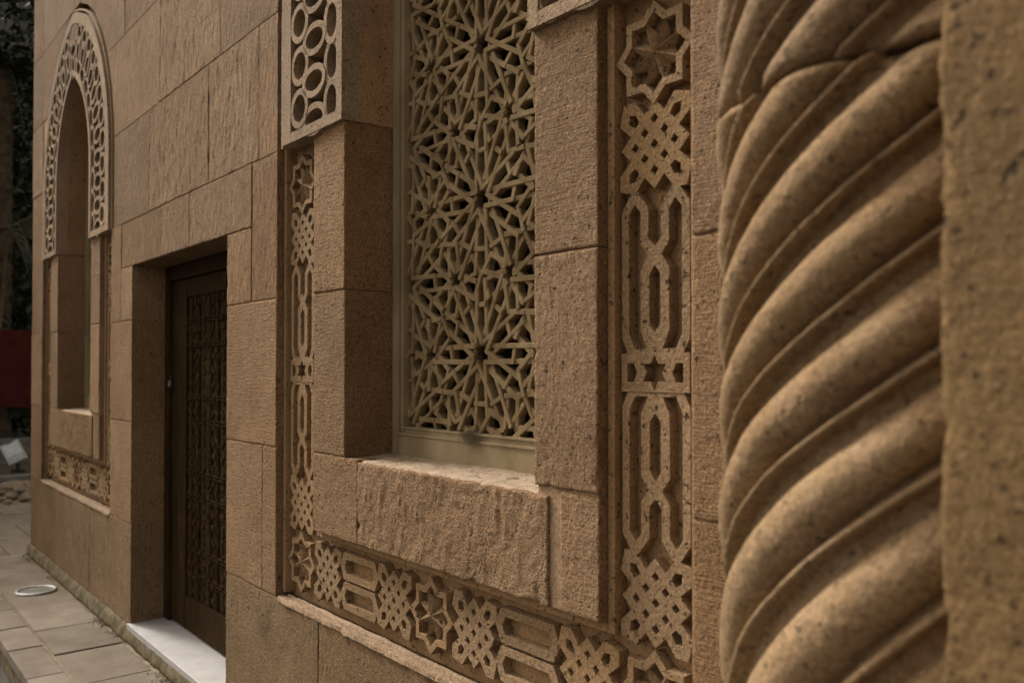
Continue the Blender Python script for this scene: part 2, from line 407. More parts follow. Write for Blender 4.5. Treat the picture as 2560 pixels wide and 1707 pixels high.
# pavement bed with slabs
PK = -0.415                            # kerb line
pav = Acc(); pav.box(-END_L * U, 2.0, PK * U + 0.02, 0.6, -0.155, -0.0055); pave = link('pavement', pav.me(), M['dirt']); pave['kind'] = 'structure'
def slab(parent, x0, x1, y0, y1, name='paving_slab', mat='paving', top=0.0, th_=0.05, g=0.006):
    x0, x1 = sorted((x0, x1)); y0, y1 = sorted((y0, y1)); g1 = g * (0.6 + random.random())
    me = rough_slab(x0 + g1, x1 - g1, y0 + g, y1 - g, 0, th_, 0.03, 0.002, 1.0)
    dz = top + (random.random() - 0.5) * 0.005
    rx, ry = (random.random() - 0.5) * 0.006, (random.random() - 0.5) * 0.008
    cx, cy = (x0 + x1) / 2, (y0 + y1) / 2
    n = len(me.vertices); co = np.empty(n * 3); me.vertices.foreach_get('co', co); co = co.reshape(-1, 3)
    nco = np.stack([co[:, 0], co[:, 2], -co[:, 1] + dz + (co[:, 0] - cx) * rx + (co[:, 2] - cy) * ry], -1)
    me.vertices.foreach_set('co', nco.ravel()); me.update()
    fix_normals(me)
    return link(name, me, M[mat], parent)
row1 = [6.2, 5.72, 5.226, 4.60, 4.053, 3.674, 3.276, 2.83, 2.4, 1.95, 1.5, 1.05, 0.6, 0.1, -0.5]
row2 = [6.2, 5.7, 5.25, 4.85, 4.5, 4.16, 3.84, 3.46, 3.08, 2.7, 2.3, 1.9, 1.5, 1.1, 0.7, 0.3, -0.2]
for a, b in zip(row1, row1[1:]):
    if a <= END_L + 0.5: slab(pave, -min(a, END_L + 0.02) * U, -b * U, -0.03 * U, -0.283 * U)
for a, b in zip(row2, row2[1:]):
    if a <= END_L + 0.5: slab(pave, -min(a, END_L + 0.02) * U, -b * U, -0.283 * U, PK * U)
kerb = empty('kerb', (-3 * U, PK * U, 0)); kerb['kind'] = 'structure'
for i in range(9):
    a = 6.2 - i * 0.72
    if a > END_L: a = END_L
    link('kerb_stone', lbox(a - 0.003, max(6.2 - (i + 1) * 0.72, -0.5) + 0.003, PK + 0.012, PK + 0.05, -EYE - 0.115, -EYE - 0.034, 0.006), M['footing'], kerb)
# open yard past the corner
yard = empty('yard', (-7 * U, 0.5 * U, 0)); yard['kind'] = 'structure'
base = Acc(); base.box(-14 * U, -END_L * U - 0.001, -3.0 * U, 4 * U, -0.155, -0.014); link('bed', base.me(), M['dirt'], yard)
xs = [5.785, 6.35, 6.9, 7.4, 7.85]
ys = [-1.9, -1.45, -1.0, -0.55, -0.1, 0.35, 0.8, 1.25]
for i, (a, b) in enumerate(zip(xs, xs[1:])):
    for c, d in zip(ys, ys[1:]):
        sh = 0.2 * (i % 2); slab(yard, -b * U, -a * U, (c + sh) * U, (d + sh) * U, top=-0.002, g=0.004)

# ------------------------------------------------------------------ the wall
wall = empty('stone_wall', W(3.0, 0, -EYE))
tag(wall, 'long brown sandstone wall of tooled blocks around the doorway and both carved windows', 'wall')
core = Acc(); cy0, cy1, ins = 0.0024, 0.34, 0.004
for s0, s1, z0, z1 in [(F_R - ins, D_L + ins, -EYE, D_TOP + ins), (D_R - ins, N_L + ins, -EYE, D_TOP + ins), (F_R - ins, N_L + ins, D_TOP + ins, Z3),
                       (END_L - ins, F_L + ins, -EYE, Z8), (END_L - ins, D_L + ins, -EYE, Z0 - ins), (D_R - ins, 0.2, -EYE, Z0 - ins), (N_R - ins, 0.2, Z0 - ins, Z8)]:
    core.lbox(s0, s1, cy0, cy1, z0, z1)
def arch_core(side_s, c, sign):
    """mortar bed beside an arch: straight outer edge at side_s, arched inner edge"""
    pts = [(c + sign * (o + 0.004), z) for o, z in arch(D_OUT, 20, Z3 - 0.001)]
    pts = [(-p * U, (z + EYE) * U) for p, z in pts] + [(-c * U, (Z8 + EYE) * U), (-side_s * U, (Z8 + EYE) * U), (-side_s * U, (Z3 + EYE) * U)]
    return poly_prism(pts, cy0 * U, cy1 * U)
link('mortar_bed', core.me(), M['mortar'], wall)
MID = (N_L + F_R) / 2
for side, c, sg in ((MID, CEN, 1), (N_R, CEN, -1), (MID, CEN + DS, -1), (F_L, CEN + DS, 1)):
    link('mortar_bed', fix_normals(arch_core(side, c, sg)), M['mortar'], wall)
def ws(s0, s1, z0, z1, mat='stone', **k): return stone(wall, s0, s1, z0, z1, mat, **k)
# plinth course
pl = [END_L, 5.084, 4.364, D_L]
for a, b in zip(pl, pl[1:]): ws(a, b, Z_PL, Z0, 'plinth', chip=1.3)
for a, b in zip([D_R, 2.0177, 1.33, 0.62, 0.2], [2.0177, 1.33, 0.62, 0.2]): ws(a, b, Z_PL, Z0, 'plinth', chip=2.2)
# left strip and right strip
zz = [Z0, Z1, Z2, Z3, Z4, Z5, Z6, Z7, Z8]
for a, b in zip(zz, zz[1:]):
    ws(F_L, END_L, a, b, 'streak'); ws(0.2, N_R, a, b, 'comb', chip=1.6)
# between windows, lower courses
ws(N_L, 2.373, Z0, Z1, 'comb'); ws(2.373, D_R, Z0, Z1, 'comb'); ws(D_L, 3.858, Z0, Z1); ws(3.858, F_R, Z0, Z1)
ws(N_L, D_R, Z1, Z2, 'comb'); ws(D_L, F_R, Z1, Z2, 'stone')
ws(N_L, 2.459, Z2, Z3, 'streak'); ws(2.459, D_R, Z2, D_TOP, 'streak'); ws(D_L, 3.858, Z2, D_TOP, 'stone'); ws(3.858, F_R, Z2, Z3, 'stone')
ws(2.459, 3.006, D_TOP, Z3, 'streak', gap=0.0014); ws(3.006, 3.315, D_TOP, Z3, 'streak', gap=0.0014); ws(3.315, 3.858, D_TOP, Z3, 'streak', gap=0.0014)
# upper courses: blocks, those beside the arches cut to their curve
def arch_stone(s_side, c, sign, z0, z1, mat='streak'):
    g = GAP; n = 7; pts = []
    for i in range(n + 1):
        z = z0 + g + (z1 - z0 - 2 * g) * i / n; pts.append((c + sign * (arch_x(D_OUT, z) + g), z))
    if abs(pts[0][0] - s_side) < 0.02: return
    q = [(s_side - sign * g, z1 - g), (s_side - sign * g, z0 + g)]
    pw = [(-s * U, (z + EYE) * U) for s, z in pts + q]
    me = fix_normals(poly_prism(pw, (rng.random() - 0.5) * 0.003, 0.2 * U))
    bm = bmesh.new(); bm.from_mesh(me)
    bmesh.ops.bevel(bm, geom=[e for e in bm.edges if max(v.co.y for v in e.verts) < 0.01], offset=0.0015, segments=2, affect='EDGES')
    bm.to_mesh(me); bm.free(); me.update()
    return link('stone', me, M[mat], wall)
APX = arch(D_OUT)[-1][1]
for (a, b, joints) in ((Z3, Z4, [3.474, 2.824, 2.410]), (Z4, Z5, [3.344, 2.722]), (Z5, Z6, [3.828, 3.1]), (Z6, Z7, [3.45, 2.75])):
    hi = a < APX
    for c, sgn, near in ((CEN + DS, -1, F_R), (CEN, 1, N_L)):
        pass
    js = sorted(joints, reverse=True)
    if a < APX - 0.02:
        arch_stone(js[0], CEN + DS, -1, a, min(b, APX)); arch_stone(js[-1], CEN, 1, a, min(b, APX))
        if a < Z5 - 0.01:
            if b > SPR: pass
        arch_stone(F_L, CEN + DS, 1, a, min(b, APX)); arch_stone(N_R, CEN, -1, a, min(b, APX))
    for x, y in zip(js, js[1:]): ws(y, x, a, b, 'streak', streak=0.004)
for c in (CEN, CEN + DS):
    l_, r_ = (3.1, N_R) if c == CEN else (F_L, 3.828)
    ws(r_, c, APX, Z6, 'streak'); ws(c, l_, APX, Z6, 'streak')
for a, b in zip([F_L, 4.75, 4.1, 3.45], [4.75, 4.1, 3.45]): ws(a, b, Z6, Z7, 'streak')
for a, b in zip([2.75, 2.1, 1.45, N_R], [2.1, 1.45, N_R]): ws(a, b, Z6, Z7, 'streak')
jj = [F_L, 4.9, 4.2, 3.6, 2.9, 2.3, 1.6, N_R]
for a, b in zip(jj, jj[1:]): ws(a, b, Z7, Z8, 'streak')
# footing along the base, rough and mossy
def footing(s0, s1):
    nx = int(abs(s1 - s0) * U / 0.02); v = []; f = []
    prof = [(0.004, -EYE - 0.01), (-0.022, -EYE - 0.01), (-0.018, -EYE + 0.012), (-0.012, -1.056), (0.0, Z_PL + 0.003), (0.02, Z_PL + 0.003)]
    for i in range(nx + 1):
        s = s0 + (s1 - s0) * i / nx
        for j, (y, z) in enumerate(prof):
            nn = float(fbm(np.array(s * 26.0 + j * 3.1), np.array(j * 1.7), 3)) - 0.5
            v.append(W(s, y + (nn * 0.018 if 0 < j < 5 else 0), z + (nn * 0.014 if 1 < j < 5 else 0)))
    m_ = len(prof)
    for i in range(nx):
        for j in range(m_ - 1): f.append((i * m_ + j, i * m_ + j + 1, (i + 1) * m_ + j + 1, (i + 1) * m_ + j))
    return fix_normals(mesh(v, f, True))
link('footing', footing(END_L + 0.006, D_L + 0.0), M['footing'], wall); link('footing', footing(D_L, D_R), M['footing'], wall); link('footing', footing(D_R, 0.2), M['footing'], wall)
# door lining (soffit and cheeks come from the blocks), near-black sheet painting the gloom behind the door
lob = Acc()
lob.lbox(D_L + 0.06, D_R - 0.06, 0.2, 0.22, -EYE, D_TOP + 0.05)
link('painted_dark_sheet', lob.me(), M['dark'], wall)

# ------------------------------------------------------------------ carved window (near one built, far one copied)
def copy_tree(o, parent=None):
    c = o.copy(); col.objects.link(c); c.parent = parent
    for ch in list(o.children): copy_tree(ch, c)
    return c
win = empty('carved_window', W(CEN, 0, Z0))
I_L, I_R, O_L, O_R = 2.053, 1.008, 1.883, 1.172
def wst(s0, s1, z0, z1, mat='comb', **k): return stone(win, s0, s1, z0, z1, mat, **k)
zb = -0.42
wst(O_L, I_L, -0.218, 0.1915, 'comb', gap=0.0012); wst(O_L, I_L, 0.1915, Z3 + 0.03, 'comb', gap=0.0012)
wst(O_R, I_R, -0.21, 0.2, 'stone', chip=1.5, gap=0.0012); wst(O_R, I_R, 0.2, Z3 + 0.03, 'comb', gap=0.0012)
wst(1.817, I_L, zb, -0.2175, 'sill', chip=1.0, gap=0.0008, streak=0.0012)
wst(1.133, 1.817, zb, -0.2225, 'sill', chip=2.6, gap=0.0008, streak=0.003, amp=0.0055)
wst(1.106, I_R, zb, -0.212, 'sill', chip=1.6, gap=0.0010, streak=0.0012)
link('mortar_joint', lbox(1.133, 1.106, 0.006, 0.2, zb + 0.002, -0.222), M['mortar'], win)
for a_, b_, y_, c_, d_ in ((1.168, I_R + 0.01, 0.02, -0.2225, -0.212), (O_L + 0.006, I_L - 0.006, 0.005, zb + 0.02, Z3 + 0.02), (O_R - 0.006, I_R + 0.006, 0.005, zb + 0.02, Z3 + 0.02)):
    link('mortar_bed', lbox(a_, b_, y_, 0.19, c_, d_), M['mortar'], win)
# sill: a rough dusty ledge sloping gently to the front
def sill_mesh():
    nx, ny = 120, 16; v = []; f = []
    for i in range(nx + 1):
        for j in range(ny + 1):
            s = 1.14 + (O_L - 0.001 - 1.14) * i / nx; t = j / ny; y = 0.004 + 0.15 * t
            n_ = float(fbm(np.array(s * 55.0), np.array(t * 8.0), 4)) - 0.5
            e = max(0.0, 1 - t * 7); z = -0.2205 + 0.006 * t + n_ * 0.006 - e * e * (0.006 + 0.008 * max(0, n_))
            v.append(W(s, y, z))
    for i in range(nx):
        for j in range(ny):
            a = i * (ny + 1) + j; f.append((a, a + 1, a + ny + 2, a + ny + 1))
    return mesh(v, f, True)
sm_ = sill_mesh(); fix_normals(sm_); link('window_sill', sm_, M['dust'], win)
def crust(s0, s1, y0, y1, z, amp, front=True):
    nx, ny = int(abs(s1 - s0) * U / 0.006), 14; v = []; f = []
    S, Tt = np.meshgrid(np.linspace(s0, s1, nx + 1), np.linspace(0, 1, ny + 1), indexing='ij')
    n1 = fbm(S * 48, Tt * 5 + 3, 4) - 0.5; n2 = fbm(S * 9 + 5, Tt * 0 + 2, 3)
    wfr = 0.55 + 0.9 * (n2 - 0.5) * 2
    e = np.clip(1 - Tt * 6, 0, 1)
    Zc = z + 0.004 + amp * (n1 * 1.3 + 0.25) * np.clip(wfr + 0.3, 0.25, 1) - e * e * (0.010 + 0.012 * np.clip(n1 + 0.2, 0, 1)) - np.clip(Tt - 0.9, 0, 1) * 0.06
    Yc = y0 + (y1 - y0) * Tt + (1 - Tt) * n1 * 0.008
    for i in range(nx + 1):
        for j in range(ny + 1): v.append(W(S[i, j], Yc[i, j], Zc[i, j]))
    for i in range(nx):
        for j in range(ny):
            a = i * (ny + 1) + j; f.append((a, a + 1, a + ny + 2, a + ny + 1))
    return fix_normals(mesh(v, f, True))
link('mortar_crust', crust(N_L - 0.012, N_R + 0.004, -0.0035, 0.022, Z0 - 0.002, 0.009), M['cement'], win)
# frieze recess: floor, fillets and the carved pieces
FY = 0.050; LY = 0.028; FIL = 0.020
def frieze_base(s0, s1, z0, z1):
    a = Acc(); a.lbox(s0, s1, FY, 0.19, z0, z1); return a
fw_ = 0.016
def fillet(acc, s0, s1, z0, z1): acc.lbox(s0, s1, FIL, FY - 0.001, z0, z1)
fr = {}
a = frieze_base(N_L - 0.0005, I_L + 0.0005, Z0 + 0.0005, Z3 + 0.04); fillet(a, N_L - 0.001, N_L - fw_, Z0 + 0.012, Z3 + 0.02); fillet(a, I_L + 0.001, I_L + fw_, zb - 0.016, Z3 + 0.02)
fr['L'] = link('frieze_panel', a.me(), M['jamb'], win, origin=W((N_L + I_L) / 2, FY, Z0))
a = frieze_base(I_R - 0.0005, N_R + 0.0005, Z0 + 0.0005, Z3 + 0.04); fillet(a, N_R + 0.001, N_R + fw_, Z0 + 0.012, Z3 + 0.02); fillet(a, I_R - 0.001, I_R - fw_, zb - 0.016, Z3 + 0.02)
fr['R'] = link('frieze_panel', a.me(), M['jamb'], win, origin=W((N_R + I_R) / 2, FY, Z0))
a = frieze_base(I_L, I_R, Z0 + 0.0005, zb - 0.0005); fillet(a, I_L - 0.001, I_R + 0.001, zb - fw_, zb - 0.001)
fr['B'] = link('frieze_panel', a.me(), M['jamb'], win, origin=W(CEN, FY, Z0))
# a weathered roll along the foot of the lower band
def roll():
    v = []; f = []; n = 90; k = 7
    for i in range(n + 1):
        s = N_L - 0.03 + (N_R + 0.02 - N_L + 0.03) * i / n
        wob = float(fbm(np.array(s * 40.0), np.array(3.3), 3)) - 0.5
        for j in range(k):
            an = math.pi * j / (k - 1); v.append(W(s, 0.026 - 0.007 * math.cos(an) + wob * 0.003, Z0 + 0.001 + (0.009 + wob * 0.006) * math.sin(an)))
    for i in range(n):
        for j in range(k - 1): f.append((i * k + j, i * k + j + 1, (i + 1) * k + j + 1, (i + 1) * k + j))
    return fix_normals(mesh(v, f, True))
link('roll_moulding', roll(), M['cement'], win)
T = lambda pl: [(p[0] * U, p[1] * U) for p in pl]
y0f, y1f = 0.0, (FY - LY) * U + 0.001
ro = 0.083; ri = ro * math.cos(R(45)) / math.cos(R(22.5))
m_band = plate(T(star(8, ro, ri)), [T(star(8, ro - 0.0185, (ro - 0.0185) * ri / ro))], y0f, y1f)
def petals():
    v = [(0, -0.003, 0)]; f = []
    n = 8; ph = math.pi / 8
    for i in range(2 * n):
        an = ph + math.pi * i / n
        if i % 2 == 0: v.append((0.0585 * U * math.cos(an), 0.004, 0.0585 * U * math.sin(an)))
        else: v.append((0.031 * U * math.cos(an), y1f * 0.62, 0.031 * U * math.sin(an)))
    for i in range(2 * n): f.append((0, 1 + i, 1 + (i + 1) % (2 * n)))
    nb = len(v)
    for i in range(2 * n): v.append((v[1 + i][0], y1f, v[1 + i][2]))
    for i in range(2 * n): j = (i + 1) % (2 * n); f.append((1 + j, 1 + i, nb + i, nb + j))
    return fix_normals(mesh(v, f))
m_pet = petals()
p = 0.041; hp = p / 2; E = 0.071; Nn = E - hp
def dia_outer():
    top = [(-0.066, E + 0.004), (-p, E + 0.004), (-hp, Nn), (0, E), (hp, Nn), (p, E + 0.004)]
    pts = []
    for q in range(4):
        c_, s_ = math.cos(-math.pi / 2 * q), math.sin(-math.pi / 2 * q)
        pts += [(x * c_ - z * s_, x * s_ + z * c_) for x, z in top]
    return pts
def dmd(x, z, h): return [(x - h, z), (x, z + h), (x + h, z), (x, z - h)]
dh = [dmd(i * p, j * p, 0.0080) for i in (-1, 0, 1) for j in (-1, 0, 1) if not (abs(i) == 1 and abs(j) == 1)] + [dmd(i * hp, j * hp, 0.0080) for i in (-1, 1) for j in (-1, 1)]
for i in (-1, 1):
    for j in (-1, 1): dh.append([(i * (p - 0.0085), j * p), (i * p, j * (p - 0.0085)), (i * (p + 0.012), j * (p - 0.001)), (i * (p + 0.013), j * (p + 0.014)), (i * (p - 0.001), j * (p + 0.013))])
m_dia = plate(T(dia_outer()), [T(h_) for h_ in dh], y0f, y1f)
def mir(pl): return [(-x, z) for x, z in pl]
hx_out = [(0.071, 0.055), (0.071, 0.262), (0.05, 0.29), (0.035, 0.29), (0.0127, 0.262), (0.0127, 0.212), (0, 0.200)]
hx_out = hx_out + [(-x, z) for x, z in hx_out[-2::-1]] + [(-0.058, 0.030), (0.058, 0.030)]
hxL = [(-0.0550, 0.062), (-0.0550, 0.256), (-0.0425, 0.271), (-0.0300, 0.256), (-0.0300, 0.206), (-0.0145, 0.186), (-0.0300, 0.165), (-0.0300, 0.065), (-0.016, 0.038), (-0.043, 0.038)]
hxC = [(0, 0.170), (0.0112, 0.156), (0.0112, 0.078), (0, 0.064), (-0.0112, 0.078), (-0.0112, 0.156)]
m_hex = plate(T(hx_out), [T(hxL), T(mir(hxL)), T(hxC)], y0f + 0.001, y1f)
sb_out = [(-E, -0.031), (E, -0.031), (E, 0.031), (-E, 0.031)]
tz = [(-0.058, -0.015), (-0.044, -0.015), (-0.037, 0), (-0.044, 0.015), (-0.058, 0.015)]
m_star = plate(T(sb_out), [T(star(6, 0.028, 0.016, math.pi / 2)), T(tz), T(mir(tz))], y0f - 0.0012, y1f)
def hxring(cz):
    o_ = [(-0.094, 0), (-0.076, 0.034), (0.076, 0.034), (0.094, 0), (0.076, -0.034), (-0.076, -0.034)]
    i_ = [(-0.072, 0), (-0.062, 0.0175), (0.062, 0.0175), (0.072, 0), (0.062, -0.0175), (-0.062, -0.0175)]
    return [(x, z + cz) for x, z in o_], [(x, z + cz) for x, z in i_]
o_, i_ = hxring(0); m_ring = plate(T(o_), [T(i_)], y0f + 0.001, y1f)
def put(name, me, parent, s, z, flip=False, dy=0.0, rot=0.0, mat='carved'):
    o = bpy.data.objects.new(name, me); col.objects.link(o)
    if not me.materials: me.materials.append(M[mat])
    base = Vector((0, 0, 0)); q = parent
    while q is not None: base += q.location; q = q.parent
    o.location = Wv(s, LY, z) + Vector((0, dy + (random.random() - 0.5) * 0.0012, 0)) - base; o.parent = parent
    o.rotation_euler = (0, rot + (math.pi if flip else 0), 0)
    return o
ZC, RS = -0.008, 0.508
ZF = -0.530
for key, cs in (('L', 2.1768), ('R', 0.9122)):
    pr = fr[key]
    put('star_block', m_star, pr, cs, ZC)
    for sg in (1, -1):
        put('strap_loop', m_hex, pr, cs, ZC, flip=sg < 0)
        put('diamond_lattice', m_dia, pr, cs, ZC + sg * 0.362)
        zr = ZC + RS if sg > 0 else ZF + 0.004
        put('rosette', m_band, pr, cs, zr, dy=-0.0016); put('star_petals', m_pet, pr, cs, zr)
half = (2.1768 - 0.9122) / 2; mid_s = (2.1768 + 0.9122) / 2
put('rosette', m_band, fr['B'], mid_s, ZF, dy=-0.0016); put('star_petals', m_pet, fr['B'], mid_s, ZF)
for sg in (1, -1):
    for off in (0.1535, half - 0.1535): put('diamond_lattice', m_dia, fr['B'], mid_s + sg * off, ZF)
    for v_ in (0.037, -0.037): put('strap_loop', m_ring, fr['B'], mid_s + sg * half / 2, ZF + v_)
# arched tracery
PY = -0.012; TFL = 0.046
def band(d0, d1, y0, y1, side, bottom=Z3, n=18, ends=True):
    """solid strip following the arch on one side, between offsets d0<d1 and depths y0<y1"""
    A, B = arch(d0, n, bottom), arch(d1, n, bottom); v = []; f = []
    for (a_, za), (b_, zb_) in zip(A, B):
        for o_, z_ in ((a_, za), (b_, zb_)):
            for y_ in (y0, y1): v.append(W(CEN + side * o_, y_, z_))
    for i in range(len(A) - 1):
        k = 4 * i
        for q in ((0, 2, 6, 4), (1, 5, 7, 3), (0, 4, 5, 1), (2, 3, 7, 6)): f.append(tuple(k + t for t in q))
    f += [(0, 1, 3, 2), tuple(4 * (len(A) - 1) + t for t in (0, 2, 3, 1))]
    return v, f
tr = {}
for side in (1, -1):
    a = Acc(); a.add(*band(0.0, 0.394, TFL, 0.19, side, Z3 + 0.001)); t_ = link('tracery_panel', a.me(), M['jamb'], win, origin=W(CEN + side * 0.55, 0, Z3)); tr[side] = t_
    a = Acc(); a.add(*band(0.285, 0.343, PY, TFL, side, Z3)); a.add(*band(-0.004, 0.024, PY, TFL, side, Z3)); a.add(*band(0.356, 0.366, -0.002, TFL, side, Z3))
    lo, hi = (0.024, 0.285)
    a.lbox(CEN + side * (0.3555 + lo), CEN + side * (0.3555 + hi), PY + 0.0005, TFL, Z3, Z3 + 0.026)
    b_ = link('tracery_border', a.me(), M['cement'], t_)
    a = Acc(); a.add(*band(-0.0035, 0.006, TFL, 0.16, side, Z3 + 0.002)); link('arch_reveal', a.me(), M['jamb'], win)
def ring_mesh(rx, rz, bw):
    n = 26; o_ = ngon(n, 1, 0, rx, rz); i_ = ngon(n, 1, 0, rx - bw, rz - bw); return plate(T(o_), [T(i_)], 0, (TFL - PY) * U, 0.0016)
rm = {'round': ring_mesh(0.053, 0.053, 0.0175), 'flat': ring_mesh(0.066, 0.043, 0.0175), 'tall': ring_mesh(0.044, 0.060, 0.0175)}
def along(d, start, pitch):
    """points and headings along the arch line at offset d"""
    pts = arch(d, 40, Z3); L = [0]
    for (a_, za), (b_, zb_) in zip(pts, pts[1:]): L.append(L[-1] + math.hypot(b_ - a_, zb_ - za))
    t = start; res = []
    while t < L[-1]:
        k = max(i for i in range(len(L)) if L[i] <= t); k = min(k, len(pts) - 2)
        u_ = (t - L[k]) / (L[k + 1] - L[k]); a_, b_ = pts[k], pts[k + 1]
        res.append((a_[0] + (b_[0] - a_[0]) * u_, a_[1] + (b_[1] - a_[1]) * u_, math.atan2(b_[0] - a_[0], b_[1] - a_[1]))); t += pitch
    return res
for side in (1, -1):
    for kind, d, st in (('round', 0.2345, 0.080), ('flat', 0.150, 0.0235), ('tall', 0.0555, 0.056)):
        pt = 0.1134 if kind == 'round' else 0.1134 * (0.965 if kind == 'flat' else 0.9)
        for q, (o_, z_, hd) in enumerate(along(d, st, pt)):
            if z_ - 0.02 < Z3 and kind != 'x':
                pass
            if o_ < 0.02: continue
            o = bpy.data.objects.new('ring', rm[kind]); col.objects.link(o)
            if not rm[kind].materials: rm[kind].materials.append(M['cement'])
            base = win.location + tr[side].location
            o.location = Wv(CEN + side * o_, PY, max(z_, Z3 + 0.05 if kind != 'flat' else Z3 + 0.034)) + Vector((0, 0.001 + 0.0016 * ((q + (kind == 'flat')) % 2) + (0.003 if kind == 'tall' else 0), 0)) - base
            o.parent = tr[side]; o.rotation_euler = (0, side * -hd, 0)
for kind, d in (('round', 0.2345), ('flat', 0.150), ('tall', 0.0555)):
    o = bpy.data.objects.new('ring', rm[kind]); col.objects.link(o); o.parent = tr[1]
    o.location = Wv(CEN, PY + 0.003, arch(d)[-1][1] - 0.012) - win.location - tr[1].location
# frame and pierced lattice
JY = 0.133
for side in (1, -1):
    a = Acc()
    a.add(*band(-0.034, -0.0042, JY, JY + 0.05, side, -0.216)); a.add(*band(-0.040, -0.0335, JY + 0.006, JY + 0.05, side, -0.19)); a.add(*band(-0.052, -0.0395, JY + 0.003, JY + 0.05, side, -0.175))
    link('window_frame', a.me(), M['frame'], win)
a = Acc(); hw = 0.3555
a.lbox(CEN + hw - 0.034, CEN - hw + 0.034, JY + 0.001, JY + 0.05, -0.216, -0.166); a.lbox(CEN + hw - 0.034, CEN - hw + 0.034, JY - 0.003, JY + 0.05, -0.166, -0.161)
a.lbox(CEN + hw - 0.034, CEN - hw + 0.034, JY + 0.006, JY + 0.05, -0.161, -0.150); a.lbox(CEN + hw - 0.034, CEN - hw + 0.034, JY + 0.002, JY + 0.05, -0.150, -0.146)
link('window_frame', a.me(), M['frame'], win)
P = 0.345; OZ = 0.030; LW, LF, LB = 0.0126, JY + 0.015, JY + 0.036
def lattice():
    r12, r9 = 0.052, 0.046
    segs = []
    O, C, Mm = np.array([0, 0.0]), None, None
    # wedge with O at origin, axis to the neighbouring O along +v; C on the 30 degree line
    def rot(v_, a_): c_, s_ = math.cos(a_), math.sin(a_); return np.array([v_[0] * c_ - v_[1] * s_, v_[0] * s_ + v_[1] * c_])
    base = []
    Cc = np.array([math.sin(R(30)), math.cos(R(30))]) / math.sqrt(3)           # centre of nine fold star (to the right of the axis)
    dOC = Cc / np.linalg.norm(Cc); nOC = np.array([dOC[1], -dOC[0]])
    aa = 0.3325
    for sg in (1, -1): base.append((dOC * 0.058 + nOC * r12 * sg, Cc - dOC * 0.038 + nOC * r9 * sg))
    base.append((dOC * aa + nOC * 0.052, dOC * aa - nOC * 0.052))
    ax = []
    for sg in (1, -1): ax.append((np.array([sg * 0.051, 0.058]), np.array([sg * 0.052, 0.474])))
    ax.append((np.array([-0.052, 0.32]), np.array([0.052, 0.32])))
    vc = np.array([0.092, 0.362])
    ax.append((np.array([vc[0], vc[1]]), np.array([0.0, 0.5]))); ax.append((np.array([-vc[0], vc[1]]), np.array([0.0, 0.5])))       # through the mid point; the mirror comes from the neighbour
    # nine fold star arms at +-20 degrees towards the mid point (0,0.5)
    arms = []
    for side in (1, -1):
        c_ = np.array([side * Cc[0], 0.5]); 
        for up in (1, -1):
            d_ = np.array([-side * math.cos(R(20)), up * math.sin(R(20))]); n_ = np.array([0, 1.0]) - d_ * d_[1]; n_ /= np.linalg.norm(n_)
            inner = c_ - n_ * up * r9; outer = c_ + n_ * up * r9
            t1 = np.array([side * 0.052, 0.5 + up * 0.026]); arms.append((inner + d_ * 0.038, t1))
            t2 = np.array([side * 0.092, 0.5 + up * 0.138]); arms.append((outer + d_ * 0.038, t2))
    cells = []
    for k in range(6):
        for b_ in base: cells.append((rot(b_[0], R(60) * k), rot(b_[1], R(60) * k)))
        for b_ in ax: cells.append((rot(b_[0], R(60) * k), rot(b_[1], R(60) * k)))
    for k in range(3):
        for b_ in arms: cells.append((rot(b_[0], R(60) * k), rot(b_[1], R(60) * k)))
    A1, A2 = np.array([0, 1.0]), np.array([math.cos(R(30)), 0.5])
    for i in range(-2, 9):
        for j in range(-3, 4):
            o_ = A1 * i + A2 * j
            for q in cells: segs.append((q[0] + o_, q[1] + o_))
    return segs
def inside(h_, z_):
    if z_ < -0.150: return False
    return abs(h_) < arch_x(-0.044, z_) if z_ < arch(-0.044)[-1][1] and z_ > Z3 else (abs(h_) < hw - 0.044 if z_ <= Z3 else False)
acc = Acc(); kseg = 0
for p0, p1 in lattice():
    q0 = np.array([p0[0] * P, p0[1] * P + OZ]); q1 = np.array([p1[0] * P, p1[1] * P + OZ])
    if not (abs(q0[0]) < 0.42 or abs(q1[0]) < 0.42): continue
    ts = np.linspace(0, 1, 25); ins_ = [t for t in ts if inside(*(q0 + (q1 - q0) * t))]
    if len(ins_) < 2: continue
    e0, e1 = q0 + (q1 - q0) * ins_[0], q0 + (q1 - q0) * ins_[-1]
    d_ = e1 - e0; L = np.linalg.norm(d_)
    if L < 0.006: continue
    d_ = d_ / L; n_ = np.array([-d_[1], d_[0]]); e0 = e0 - d_ * LW * 0.35; e1 = e1 + d_ * LW * 0.35
    kseg += 1; hwid = LW / 2 * (0.93 + 0.14 * random.random())
    dyA = 0.0052 * (1 if kseg % 2 else -1) * random.uniform(0.5, 1); dyB = -dyA
    prof = [(-0.85, LB), (-1, LF + 0.0026), (-0.78, LF), (0.78, LF), (1, LF + 0.0026), (0.85, LB)]
    v = []
    for e, dy_ in ((e0, dyA), (e1, dyB)):
        for w_, y_ in prof:
            q = e + n_ * hwid * w_; v.append(W(CEN + q[0], y_ + (dy_ if y_ < LB else 0), q[1]))
    f = [(i, (i + 1) % 6, 6 + (i + 1) % 6, 6 + i) for i in range(6)] + [(5, 4, 3, 2, 1, 0), (6, 7, 8, 9, 10, 11)]
    acc.add(v, f)
link('pierced_lattice', acc.me(), M['gypsum'], win)
a = Acc(); a.lbox(CEN + 0.36, CEN - 0.36, 0.30, 0.315, -0.25, 1.6); a.lbox(CEN + 0.36, CEN + 0.345, JY + 0.05, 0.30, -0.25, 1.6); a.lbox(CEN - 0.36, CEN - 0.345, JY + 0.05, 0.30, -0.25, 1.6)
